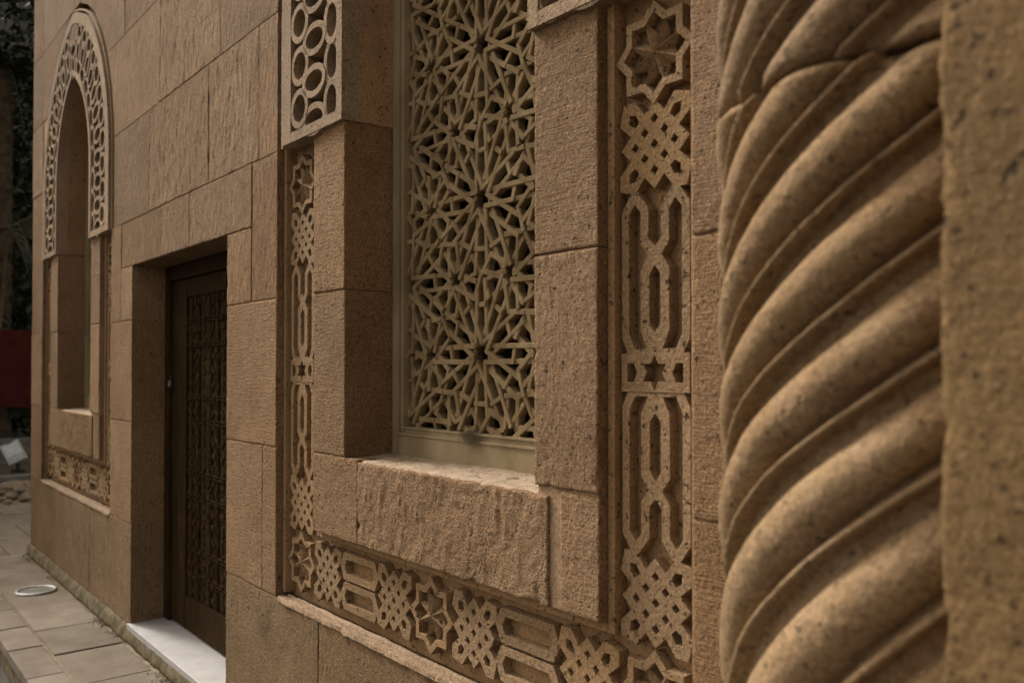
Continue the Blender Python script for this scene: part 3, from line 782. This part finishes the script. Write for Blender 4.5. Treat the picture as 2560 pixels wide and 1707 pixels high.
a.lbox(CEN + 0.345, CEN - 0.345, JY + 0.05, 0.30, -0.27, -0.21)
link('painted_dark_backing', a.me(), M['dark'], win)  # added box, its near-black colour paints the unlit room behind the lattice
wfar = copy_tree(win); wfar.location.x -= DS * U
tag(win, 'large arched window with star lattice and carved frieze, beside the twisted column', 'window', 'carved arched windows in the wall')
tag(wfar, 'distant arched window beyond the doorway, with its pointed tracery arch in view', 'window', 'carved arched windows in the wall')

# ------------------------------------------------------------------ door and step
door = empty('wooden_door', W(3.17, 0.15, -1.035))
tag(door, 'dark carved wooden door set back in the stone doorway behind the white step', 'door')
DY = 0.142
def dl(name, s0, s1, y0, y1, z0, z1, bev=0.003, mat='wood'): return link(name, lbox(s0, s1, y0, y1, z0, z1, bev), M[mat], door)
dl('door_frame', D_L - 0.002, D_L - 0.06, 0.128, 0.19, -1.03, D_TOP - 0.001); dl('door_frame', D_R + 0.002, D_R + 0.06, 0.128, 0.19, -1.03, D_TOP - 0.001)
dl('door_frame', D_L - 0.062, D_R + 0.062, 0.128, 0.19, D_TOP - 0.06, D_TOP - 0.001)
PL_, PR_, PB, PT = 3.46, 2.88, -0.895, 0.28
dl('stile', D_L - 0.064, PL_ + 0.002, DY, 0.19, -1.028, D_TOP - 0.064); dl('stile', PR_ - 0.002, D_R + 0.064, DY, 0.19, -1.028, D_TOP - 0.064)
dl('rail', PL_, PR_, DY + 0.001, 0.19, -1.028, PB); dl('rail', PL_, PR_, DY + 0.001, 0.19, PT, D_TOP - 0.064)
dl('panel', PL_, PR_, DY + 0.011, 0.19, PB + 0.001, PT - 0.001, 0)
# relief: paired straps both ways, little lozenges and blocks in the cells
def strip(s0, s1, z0, z1, lift=0.0):
    return link('carved_strip', lbox(s0, s1, DY + 0.003 - lift, DY + 0.012, z0, z1, 0.0022), M['wood'], door)
per = 0.296; nb = 0.047
zs_ = [PB + 0.145 + per * k for k in range(4)]
ss_ = [PL_ - 0.09, PL_ - 0.29, PL_ - 0.49]
for k, zc in enumerate(zs_):
    for sg in (1, -1):
        for t in (0.006, -0.006):
            zz_ = zc + sg * nb + t
            if PB < zz_ < PT:
                x = PL_ - 0.004
                while x > PR_ + 0.03:
                    ln = 0.045 + 0.03 * random.random(); strip(x, max(PR_ + 0.004, x - ln), zz_ - 0.0035, zz_ + 0.0035, 0.001 * random.random()); x -= ln + 0.008
for sc_ in ss_:
    for sg in (1, -1):
        for t in (0.007, -0.007):
            x = sc_ + sg * 0.036 + t
            z = PB + 0.006
            while z < PT - 0.03:
                ln = 0.06 + 0.05 * random.random(); strip(x - 0.004, x + 0.004, z, min(PT - 0.004, z + ln), -0.001); z += ln + 0.012
m_tile = box(-0.016, 0.016, -0.006, 0.006, -0.029, 0.029, 0.003, 1)
base = door.location
for iz in range(-1, 23):
    for js in range(12):
        z = PB + 0.03 + iz * 0.0535; s = PL_ - 0.025 - js * 0.0495
        if z > PT - 0.02 or z < PB + 0.015 or s < PR_ + 0.02: continue
        o = bpy.data.objects.new('carved_tile', m_tile); col.objects.link(o); o.parent = door
        if not m_tile.materials: m_tile.materials.append(M['wood'])
        o.location = Wv(s + (random.random() - 0.5) * 0.01, DY + 0.0105, z) - base
        o.rotation_euler = (0, R([0, 90, 45, -45][(iz * 3 + js * 5 + (iz * js) % 3) % 4]), 0)
lk = Acc(); lk.lbox(D_L - 0.055, D_L - 0.085, DY - 0.012, DY + 0.002, -0.085, -0.03)
lo_ = link('lock_plate', lk.me(), M['black'], door)
def torus(c, r0, r1, nrm='y', n=24, m_=8):
    v = []; f = []
    for i in range(n):
        a_ = 2 * math.pi * i / n
        for j in range(m_):
            b_ = 2 * math.pi * j / m_; rr = r0 + r1 * math.cos(b_)
            p_ = (rr * math.cos(a_), r1 * math.sin(b_), rr * math.sin(a_)) if nrm == 'y' else (rr * math.cos(a_), rr * math.sin(a_), r1 * math.sin(b_))
            v.append((c[0] + p_[0], c[1] + p_[1], c[2] + p_[2]))
    for i in range(n):
        for j in range(m_): f.append((i * m_ + j, ((i + 1) % n) * m_ + j, ((i + 1) % n) * m_ + (j + 1) % m_, i * m_ + (j + 1) % m_))
    return fix_normals(mesh(v, f, True))
link('ring_pull', torus(W(D_L - 0.07, DY - 0.016, -0.065), 0.016, 0.003), M['metal'], door)
step = link('doorstep', rough_slab(-(D_L + 0.012) * U, -(D_R - 0.05) * U, -0.012 * U, 0.19 * U, 0, 0.032, 0.05, 0.0006, 0.25, seed=4.0), M['marble'])
n = len(step.data.vertices); co = np.empty(n * 3); step.data.vertices.foreach_get('co', co); co = co.reshape(-1, 3)
org = Wv(3.17, 0.0, -1.035); nco = np.stack([co[:, 0], co[:, 2], -co[:, 1] + org.z], -1) - np.array(org)
step.data.vertices.foreach_set('co', nco.ravel()); step.data.update(); fix_normals(step.data); step.location = org
tag(step, 'white marble doorstep slab at the foot of the carved wooden door', 'doorstep')

# ------------------------------------------------------------------ twisted column and the near pier
CS, CY_, CR = 0.369, -0.179, 0.2075
colm = empty('twisted_column', W(CS, CY_, -EYE - 0.11))
tag(colm, 'thick sandstone column with spiral flutes, standing in the corner by the pier', 'column')
NFL, PZ = 10, 0.0878
def prof_(ph):
    ph = ph - np.floor(ph)
    a_ = np.clip(1 - ((ph - 0.375) / 0.325) ** 2, 0, 1) ** 0.6
    b_ = np.clip(1 - ((ph - 0.807) / 0.064) ** 2, 0, 1) ** 0.55
    return np.where(ph < 0.705, a_, 0.76 * b_)
def twist(z):
    zz_ = np.linspace(-1.4, 2.0, 1200); k_ = np.clip((zz_ + 0.36) / 0.30, 0, 1) * 0.6 + 0.4
    g_ = np.concatenate(([0], np.cumsum((k_[1:] + k_[:-1]) / 2 * np.diff(zz_)))) / PZ
    return np.interp(z, zz_, g_) - np.interp(0.0, zz_, g_)
def drum(z0, z1, phase, zres):
    nph = 600; nz = max(3, int((z1 - z0) * U / zres)); phi = np.linspace(0, 2 * np.pi, nph, endpoint=False); z = np.linspace(z0, z1, nz)
    PH, ZZ = np.meshgrid(phi, z, indexing='ij')
    h_ = prof_(NFL * PH / (2 * np.pi) - twist(ZZ) + phase)
    cx, sx = np.cos(PH), np.sin(PH)
    nz_ = vnoise3(cx * 3 + 9, sx * 3 + 9, ZZ * 22) - 0.5; nz2 = vnoise3(cx * 14 + 9, sx * 14 + 9, ZZ * 100) - 0.5
    e = np.minimum(ZZ - z0, z1 - ZZ); edge = np.clip(1 - e / 0.006, 0, 1)
    r_ = CR - 0.0215 * (1 - h_) + nz_ * 0.0035 + nz2 * 0.0013 - edge * 0.006 * (1 + nz_)
    X = -(CS) * U + r_ * U * cx; Y = CY_ * U + r_ * U * sx; Zw = (ZZ + EYE) * U
    V = np.stack([X, Y, Zw], -1).reshape(-1, 3); idx = np.arange(nph * nz).reshape(nph, nz); nx_ = np.roll(idx, -1, 0)
    F = np.stack([idx[:, :-1], nx_[:, :-1], nx_[:, 1:], idx[:, 1:]], -1).reshape(-1, 4)
    me = bpy.data.meshes.new('drum'); me.from_pydata(V.tolist(), [], F.tolist() + [tuple(int(i) for i in idx[::-1, 0]), tuple(int(i) for i in idx[:, -1])])
    me.polygons.foreach_set('use_smooth', [True] * len(F) + [False, False]); me.update(); return me
JZ = 0.243
link('drum', drum(-0.80, JZ - 0.001, 0.80, 0.0045), M['column'], colm)
link('drum', drum(JZ + 0.001, 1.0, 0.05, 0.0048), M['column'], colm)
link('drum', drum(-EYE - 0.11, -0.802, 0.80, 0.02), M['column'], colm); link('drum', drum(1.002, 1.75, 0.4, 0.02), M['column'], colm)
pier = empty('stone_pier', W(0.1, -0.3, -EYE - 0.11))
tag(pier, 'projecting sandstone pier at the right edge, nearest the lens, cut off by the frame', 'pier')
EB, YB = 0.2586, -0.4365
def pst(z0, z1): 
    a_, b_ = W(EB - 0.001, YB, z0 + 0.0006), W(-0.9, YB, z1 - 0.0006)
    return link('stone', rough_slab(a_[0], b_[0], a_[2], b_[2], YB * U + (rng.random() - 0.5) * 0.003, 0.75 * U, 0.0075, 0.0035, 2.4), M['pier'], pier)
for a_, b_ in zip([-1.21, -0.66, 0.50, 1.05, 1.5], [-0.66, 0.50, 1.05, 1.5]): pst(a_, b_)
link('mortar_bed', lbox(EB - 0.012, -0.88, YB + 0.01, 0.3, -1.21, 2.6), M['mortar'], pier)
link('stone', lbox(EB - 0.003, -0.9, YB, 0.34, 1.502, 2.6, 0.004), M['stone'], pier)

# ------------------------------------------------------------------ small things on the pavement
lamp = empty('ground_light', W(4.774, -0.147, -EYE))
tag(lamp, 'round glass uplight with a steel rim sunk into the pavement', 'ground light')
c = W(4.774, -0.147, -EYE)
def disc(c, r, z, n=40):
    return mesh([(c[0] + r * math.cos(2 * math.pi * i / n), c[1] + r * math.sin(2 * math.pi * i / n), z) for i in range(n)], [tuple(range(n))])
link('rim', torus((c[0], c[1], c[2] + 0.004), 0.118, 0.013, 'z', 40, 8), M['metal'], lamp)
def dome():
    v = [(c[0], c[1], c[2] + 0.013)]; f = []; n = 36
    for k, (r_, z_) in enumerate(((0.05, 0.0125), (0.09, 0.010), (0.112, 0.006))):
        v += [(c[0] + r_ * math.cos(2 * math.pi * i / n), c[1] + r_ * math.sin(2 * math.pi * i / n), c[2] + z_) for i in range(n)]
    f += [(0, 1 + i, 1 + (i + 1) % n) for i in range(n)]
    for k in range(2): f += [(1 + k * n + i, 1 + (k + 1) * n + i, 1 + (k + 1) * n + (i + 1) % n, 1 + k * n + (i + 1) % n) for i in range(n)]
    return fix_normals(mesh(v, f, True))
link('glass', dome(), M['glass'], lamp)
# weeds and crumbs along the foot of the wall
acc = Acc()
for i in range(2600):
    s = random.uniform(2.0, 5.75); y = -0.026 - abs(random.gauss(0, 0.02)); 
    dens = float(fbm(np.array(s * 6.0), np.array(1.0), 3))
    if random.random() > max(0.0, (dens - 0.46)) * 3.0: continue
    b = Wv(s, y, -EYE + 0.001); h_ = random.uniform(0.003, 0.013); an = random.uniform(0, 6.28); t_ = Vector((math.cos(an), math.sin(an), 0)) * random.uniform(0.002, 0.005)
    ln = Vector((random.gauss(0, 0.5), random.gauss(0, 0.5), 1)) * h_
    acc.add([b - t_, b + t_, b + ln], [(0, 1, 2)])
wd = link('weeds', mesh(acc.v, acc.f), M['weed']); wd['kind'] = 'stuff'; tag(wd, 'dry weeds and crumbs along the foot of the wall', 'weeds')
acc = Acc()
for i in range(70):
    b = Wv(random.uniform(1.2, 1.86), random.uniform(0.012, 0.125), -0.2175); an = random.gauss(0.2, 0.5); L = random.uniform(0.006, 0.035); w_ = random.uniform(0.0008, 0.0022)
    d_ = Vector((math.cos(an), math.sin(an), 0)); n_ = Vector((-d_.y, d_.x, 0)); h_ = Vector((0, 0, random.uniform(0.001, 0.003)))
    acc.add([b - n_ * w_, b + n_ * w_, b + d_ * L + n_ * w_ + h_, b + d_ * L - n_ * w_ + h_, b + d_ * L * 0.5 + h_ * 1.4], [(0, 1, 4), (1, 2, 4), (2, 3, 4), (3, 0, 4)])
dbs = link('sill_litter', mesh(acc.v, acc.f), M['dry']); tag(dbs, 'dry twigs and flakes scattered on the near window sill', None, None, 'stuff')
# dry tuft caught on the window frame
acc = Acc(); ct = Wv(1.535, JY - 0.006, -0.152)
for i in range(420):
    d_ = Vector((random.gauss(0, 1), -abs(random.gauss(0, 0.6)), random.gauss(-0.15, 0.9))); d_.normalize()
    p0 = ct + Vector((random.gauss(0, 0.02), random.uniform(-0.006, 0.004), random.gauss(0, 0.012))); L = random.uniform(0.008, 0.035)
    p1 = p0 + d_ * L; p1.y = min(p1.y, ct.y + 0.006); sd_ = Vector((d_.z, 0, -d_.x)); sd_ = sd_.normalized() * 0.0009 if sd_.length > 0 else Vector((0.001, 0, 0))
    acc.add([p0 - sd_, p0 + sd_, p1], [(0, 1, 2)])
tf = link('weed_tuft', mesh(acc.v, acc.f), M['dry'], origin=ct); tag(tf, 'dry weed tuft caught on the lower frame of the near lattice window', 'plant')

# ------------------------------------------------------------------ background past the corner
edge_ = empty('garden_edge', W(8.9, 0.4, -EYE)); tag(edge_, 'low grey concrete edging around the shaded planting bed', 'edging')
link('edging', lbox(8.62, 8.82, -3.0, 4.0, -EYE - 0.1, -0.955, 0.012), M['render'], edge_)
bed = Acc(); bed.lbox(8.825, 14.5, -4.0, 5.0, -EYE - 0.1, -0.975)
bd = link('planting_bed', bed.me(), M['soil']); bd['kind'] = 'structure'
def at(px, py, depth):                  # where a pixel of the reference lies at this depth, in layout units
    lat = (px - 1280) / 2150 * depth; s = depth * math.cos(th) - lat * math.sin(th); y = depth * math.sin(th) + lat * math.cos(th) - 1
    return s, y, -(py - 919) / 2150 * depth
bw = empty('garden_wall', W(10.2, 0.6, -EYE)); tag(bw, 'low grey rendered wall behind the floodlight in the planting bed', 'wall')
link('wall_body', lbox(9.95, 10.1, -3.5, 4.5, -0.98, -0.72, 0.01), M['render'], bw)
# rubble
def rock(s, y, z, r_, sx=1, sz=0.6, seed=0, label=''):
    bm = bmesh.new(); bmesh.ops.create_icosphere(bm, subdivisions=3, radius=1)
    for v in bm.verts:
        p_ = v.co; n1 = float(vnoise3(np.array(p_.x * 1.3 + seed + 5), np.array(p_.y * 1.3 + 7), np.array(p_.z * 1.3 + 3))) - 0.5
        n2 = float(vnoise3(np.array(p_.x * 3.3 + seed + 5), np.array(p_.y * 3.3 + 7), np.array(p_.z * 3.3 + 3))) - 0.5
        p_ *= 1 + 0.7 * n1 + 0.35 * n2; p_.x *= sx; p_.z *= sz
    me = bpy.data.meshes.new('rock'); bm.to_mesh(me); bm.free(); me.transform(Matrix.Scale(r_, 4)); lowest = min(v.co.z for v in me.vertices)
    o = bpy.data.objects.new('rock', me); col.objects.link(o); me.materials.append(M['rock']); o.location = W(s, y, z); o.location.z -= lowest + 0.01; o.rotation_euler = (0, 0, seed)
    tag(o, label, 'rock', 'rubble at the foot of the garden edging'); return o
for i, (px, py, d_, r_, lb) in enumerate([(48, 1232, 7.45, 0.17, 'big brown lump of rubble, largest of the heap below the floodlight'), (6, 1222, 7.55, 0.07, 'pale stone chunk left of the big rubble lump, at the left frame edge'),
        (30, 1236, 7.25, 0.06, 'thin pale stone flake just in front of the big rubble lump'), (62, 1243, 7.15, 0.075, 'flat stone lying in front of the big lump on its right'),
        (3, 1243, 7.1, 0.05, 'small orange stone at the left frame edge in front of the rubble'), (74, 1236, 7.3, 0.07, 'small stone half hidden by the wall corner'), (22, 1250, 7.0, 0.04, 'pebble nearest the pavement in the rubble')]):
    s, y, _ = at(px, py, d_); rock(s, y, -EYE, r_, 1.25, 0.62, i * 1.9, lb)
# floodlight
fs, fy, fz = at(36, 1180, 8.0)
fl = empty('floodlight', W(fs, fy, -0.955)); tag(fl, 'grey floodlight tilted up on a bracket, behind the rubble', 'floodlight')
def fl_part(name, x0, x1, y0, y1, z0, z1, mat, bev=0.004):
    me = box(x0, x1, y0, y1, z0, z1, bev); o = bpy.data.objects.new(name, me); col.objects.link(o); me.materials.append(M[mat]); o.parent = fl
    return o
rotf = Matrix.Translation((0, 0, 0.24)) @ Matrix.Rotation(R(86), 4, 'Z') @ Matrix.Rotation(R(-24), 4, 'Y') @ Matrix.Rotation(R(-30), 4, 'X') @ Matrix.Scale(0.82, 4)
for nm, bx, mt in (('housing', (-0.13, 0.13, 0.0, 0.10, -0.17, 0.17), 'lampgrey'), ('front_rim', (-0.14, 0.14, -0.016, 0.002, -0.18, 0.18), 'lampgrey'), ('lens', (-0.115, 0.115, -0.019, -0.012, -0.06, 0.155), 'lampface'), ('lower_plate', (-0.115, 0.115, -0.0185, -0.012, -0.16, -0.07), 'lampgrey'), ('slot', (-0.05, 0.05, -0.022, -0.016, 0.157, 0.170), 'black')):
    o = fl_part(nm, *bx, mt); o.data.transform(rotf)
fl_part('bracket', -0.02, 0.02, 0.03, 0.07, 0.0, 0.12, 'black'); fl_part('foot', -0.07, 0.07, -0.02, 0.12, -0.03, 0.012, 'black')
# red panel
r0, r1 = at(-30, 1020, 8.75), at(120, 823, 8.75)
rp = empty('red_panel', W(*r0)); tag(rp, 'dark red panel fixed in the deep shade behind the wall corner', 'panel')
link('sheet', lbox(r0[0], r0[0] + 0.015, r0[1], r1[1] + 0.05, r0[2], r1[2], 0.003), M['red'], rp); link('post', lbox(r0[0] + 0.017, r0[0] + 0.05, r0[1] + 0.02, r0[1] + 0.05, -0.98, r1[2], 0.003), M['black'], rp); link('post', lbox(r0[0] + 0.017, r0[0] + 0.05, r1[1], r1[1] + 0.03, -0.98, r1[2], 0.003), M['black'], rp)
# trees
def leafmass(n, cen, rad, size, squash=1.0):
    acc = Acc()
    cl = [np.array(cen) + (rng.random(3) * 2 - 1) * np.array(rad) * 0.9 for _ in range(max(6, n // 90))]
    for i in range(n):
        c_ = cl[i % len(cl)]; p_ = Vector(c_ + rng.normal(0, 1, 3) * np.array(rad) * 0.16)
        d_ = Vector(rng.normal(0, 1, 3)); d_.z -= 0.5; d_.normalize(); n_ = Vector(rng.normal(0, 1, 3)); sd_ = d_.cross(n_)
        if sd_.length < 1e-3: continue
        sd_.normalize(); L = size * random.uniform(0.6, 1.4); w_ = L * 0.24
        acc.add([p_, p_ + d_ * L * 0.5 + sd_ * w_, p_ + d_ * L, p_ + d_ * L * 0.5 - sd_ * w_], [(0, 1, 2, 3)])
    return mesh(acc.v, acc.f)
def tube(pts, rs, n=12, rough=0.0):
    v = []; f = []
    for k, (p_, r_) in enumerate(zip(pts, rs)):
        for i in range(n):
            a_ = 2 * math.pi * i / n; q = 1 + rough * (random.random() - 0.5); v.append((p_[0] + r_ * q * math.cos(a_), p_[1] + r_ * q * math.sin(a_), p_[2]))
    for k in range(len(pts) - 1):
        for i in range(n): f.append((k * n + i, k * n + (i + 1) % n, (k + 1) * n + (i + 1) % n, (k + 1) * n + i))
    f.append(tuple(range(n - 1, -1, -1))); f.append(tuple((len(pts) - 1) * n + i for i in range(n)))
    return fix_normals(mesh(v, f, True))
zg = (-0.975 + EYE) * U
for k, (s, y, rad, h_, lb) in enumerate([(11.6, 0.75, (1.6, 1.7, 2.6), 4.2, 'dark leafy tree filling the gap beyond the wall corner'), (12.6, 2.6, (1.9, 2.0, 2.8), 4.8, 'dark tree standing behind the building past the wall corner'), (12.0, -1.4, (1.8, 1.9, 2.8), 4.6, 'dark leafy tree left of the gap, outside the corner')]):
    b = W(s, y, -0.975); t = empty('tree', b); tag(t, lb, 'tree', 'dark trees beyond the corner')
    link('trunk', tube([(b[0], b[1], zg - 0.05), (b[0] + 0.05, b[1], zg + 1.3), (b[0] - 0.05, b[1] + 0.1, zg + 2.6), (b[0], b[1], zg + h_)], [0.17, 0.13, 0.10, 0.04]), M['bark'], t)
    link('crown', leafmass(13000, (b[0], b[1], zg + h_ * 1.1), (rad[0], rad[1], rad[2] * 1.55), 0.17), M['leaf'], t)
    link('crown', leafmass(4000, (b[0] + 0.3, b[1], zg + 1.3), (1.3, 1.6, 1.2), 0.15), M['leaf'], t)
# date palm with ringed trunk at the frame edge
s, y, _ = at(-2, 900, 9.3); b = W(s, y, -0.975); pt_ = empty('palm_tree', b); tag(pt_, 'tall palm with ringed shaggy trunk at the left frame edge', 'palm tree')
pts, rs = [], []
for i in range(120):
    z = zg - 0.05 + i * 0.05; pts.append((b[0] + 0.02 * math.sin(i * 0.11), b[1], z)); rs.append(0.15 + 0.02 * ((i % 4) / 3.0) + 0.008 * random.random())
link('trunk', tube(pts, rs, 16, 0.10), M['bark'], pt_)
def frond(root, head, tilt, L, drop, lw=0.018, nl=34, ll=0.42):
    v = []; f = []; d_ = Vector((math.cos(head), math.sin(head), 0)); sd_ = Vector((-d_.y, d_.x, 0)); prev = None; acc = Acc()
    for i in range(nl):
        t = i / (nl - 1); p_ = Vector(root) + d_ * L * t * math.cos(tilt) + Vector((0, 0, L * t * math.sin(tilt) - drop * t * t))
        l_ = ll * (1 - 0.6 * t) * (0.5 + min(1, t * 4) * 0.5)
        for sg in (1, -1):
            q = (sd_ * sg + d_ * 0.7 + Vector((0, 0, -0.25 - 0.3 * random.random()))).normalized() * l_
            u_ = d_ * lw; acc.add([p_ - u_, p_ + u_, p_ + q], [(0, 1, 2)])
        if prev is not None:
            acc.add([prev - sd_ * 0.012, prev + sd_ * 0.012, p_ + sd_ * 0.01, p_ - sd_ * 0.01], [(0, 1, 2, 3)])
        prev = p_
    return acc
acc = Acc(); top = (pts[-1][0], pts[-1][1], pts[-1][2])
for i in range(26):
    a_ = frond(top, i * 2.4, R(random.uniform(-25, 60)), random.uniform(1.8, 2.4), random.uniform(0.8, 1.6)); acc.add(a_.v, a_.f)
link('crown', mesh(acc.v, acc.f), M['leaf'], pt_)
# small fan palm whose leaves catch light beside the wall corner
s, y, z = at(18, 568, 8.9); hub = Wv(s, y, z); s2, y2, _ = at(-16, 900, 8.9); b = W(s2, y2, -0.975); b = (b[0], b[1], zg)
fp = empty('fan_palm', b); tag(fp, 'slender fan palm with pale pleated leaves beside the wall corner', 'palm tree')
link('trunk', tube([(b[0], b[1], zg - 0.06), (b[0] - 0.01, b[1] + 0.01, zg + 0.9), (hub.x, hub.y, hub.z - 0.03)], [0.05, 0.035, 0.015], 10), M['bark'], fp)
rt = Vector((math.sin(th), math.cos(th), 0))      # roughly along the picture to the right
def fan(hub, axis, up, n, spread, L, droop=0.0):
    acc = Acc(); axis = axis.normalized(); up = up.normalized()
    for i in range(n):
        a_ = spread * (i / (n - 1) - 0.5); d_ = axis * math.cos(a_) + up * math.sin(a_); sd_ = up * math.cos(a_) - axis * math.sin(a_)
        m_ = hub + d_ * L * 0.6; e_ = hub + d_ * L + Vector((0, 0, -droop)); fold = axis.cross(up) * (0.012 if i % 2 else -0.012)
        acc.add([hub, m_ + sd_ * L * 0.03 + fold, e_, m_ - sd_ * L * 0.03 - fold], [(0, 1, 2, 3)])
    return acc
for ax_, up_, n_, sp_, L_, dr_ in ((rt + Vector((0, 0, 0.02)), Vector((0, 0, 1)), 16, 0.85, 0.62, 0.02), (rt * 0.9 + Vector((0, 0, -0.75)), Vector((0.3, -0.2, 1)), 11, 1.5, 0.52, 0.22), (-rt * 0.3 + Vector((0, -0.5, -0.5)), Vector((1, 0, 0.2)), 14, 1.4, 0.5, 0.2)):
    a_ = fan(hub, ax_, up_, n_, sp_, L_, dr_); link('fan_leaf', mesh(a_.v, a_.f), M['frond'], fp)
# added building far behind the trees, screens off the open sky
fb = link('added_building', lbox(15.5, 17.5, -8, 8, -EYE - 0.1, 8.5), M['render'], origin=W(16, 0, -EYE)); tag(fb, 'added grey building screening off the sky behind the dark trees', 'building')
bpy.context.view_layer.update()
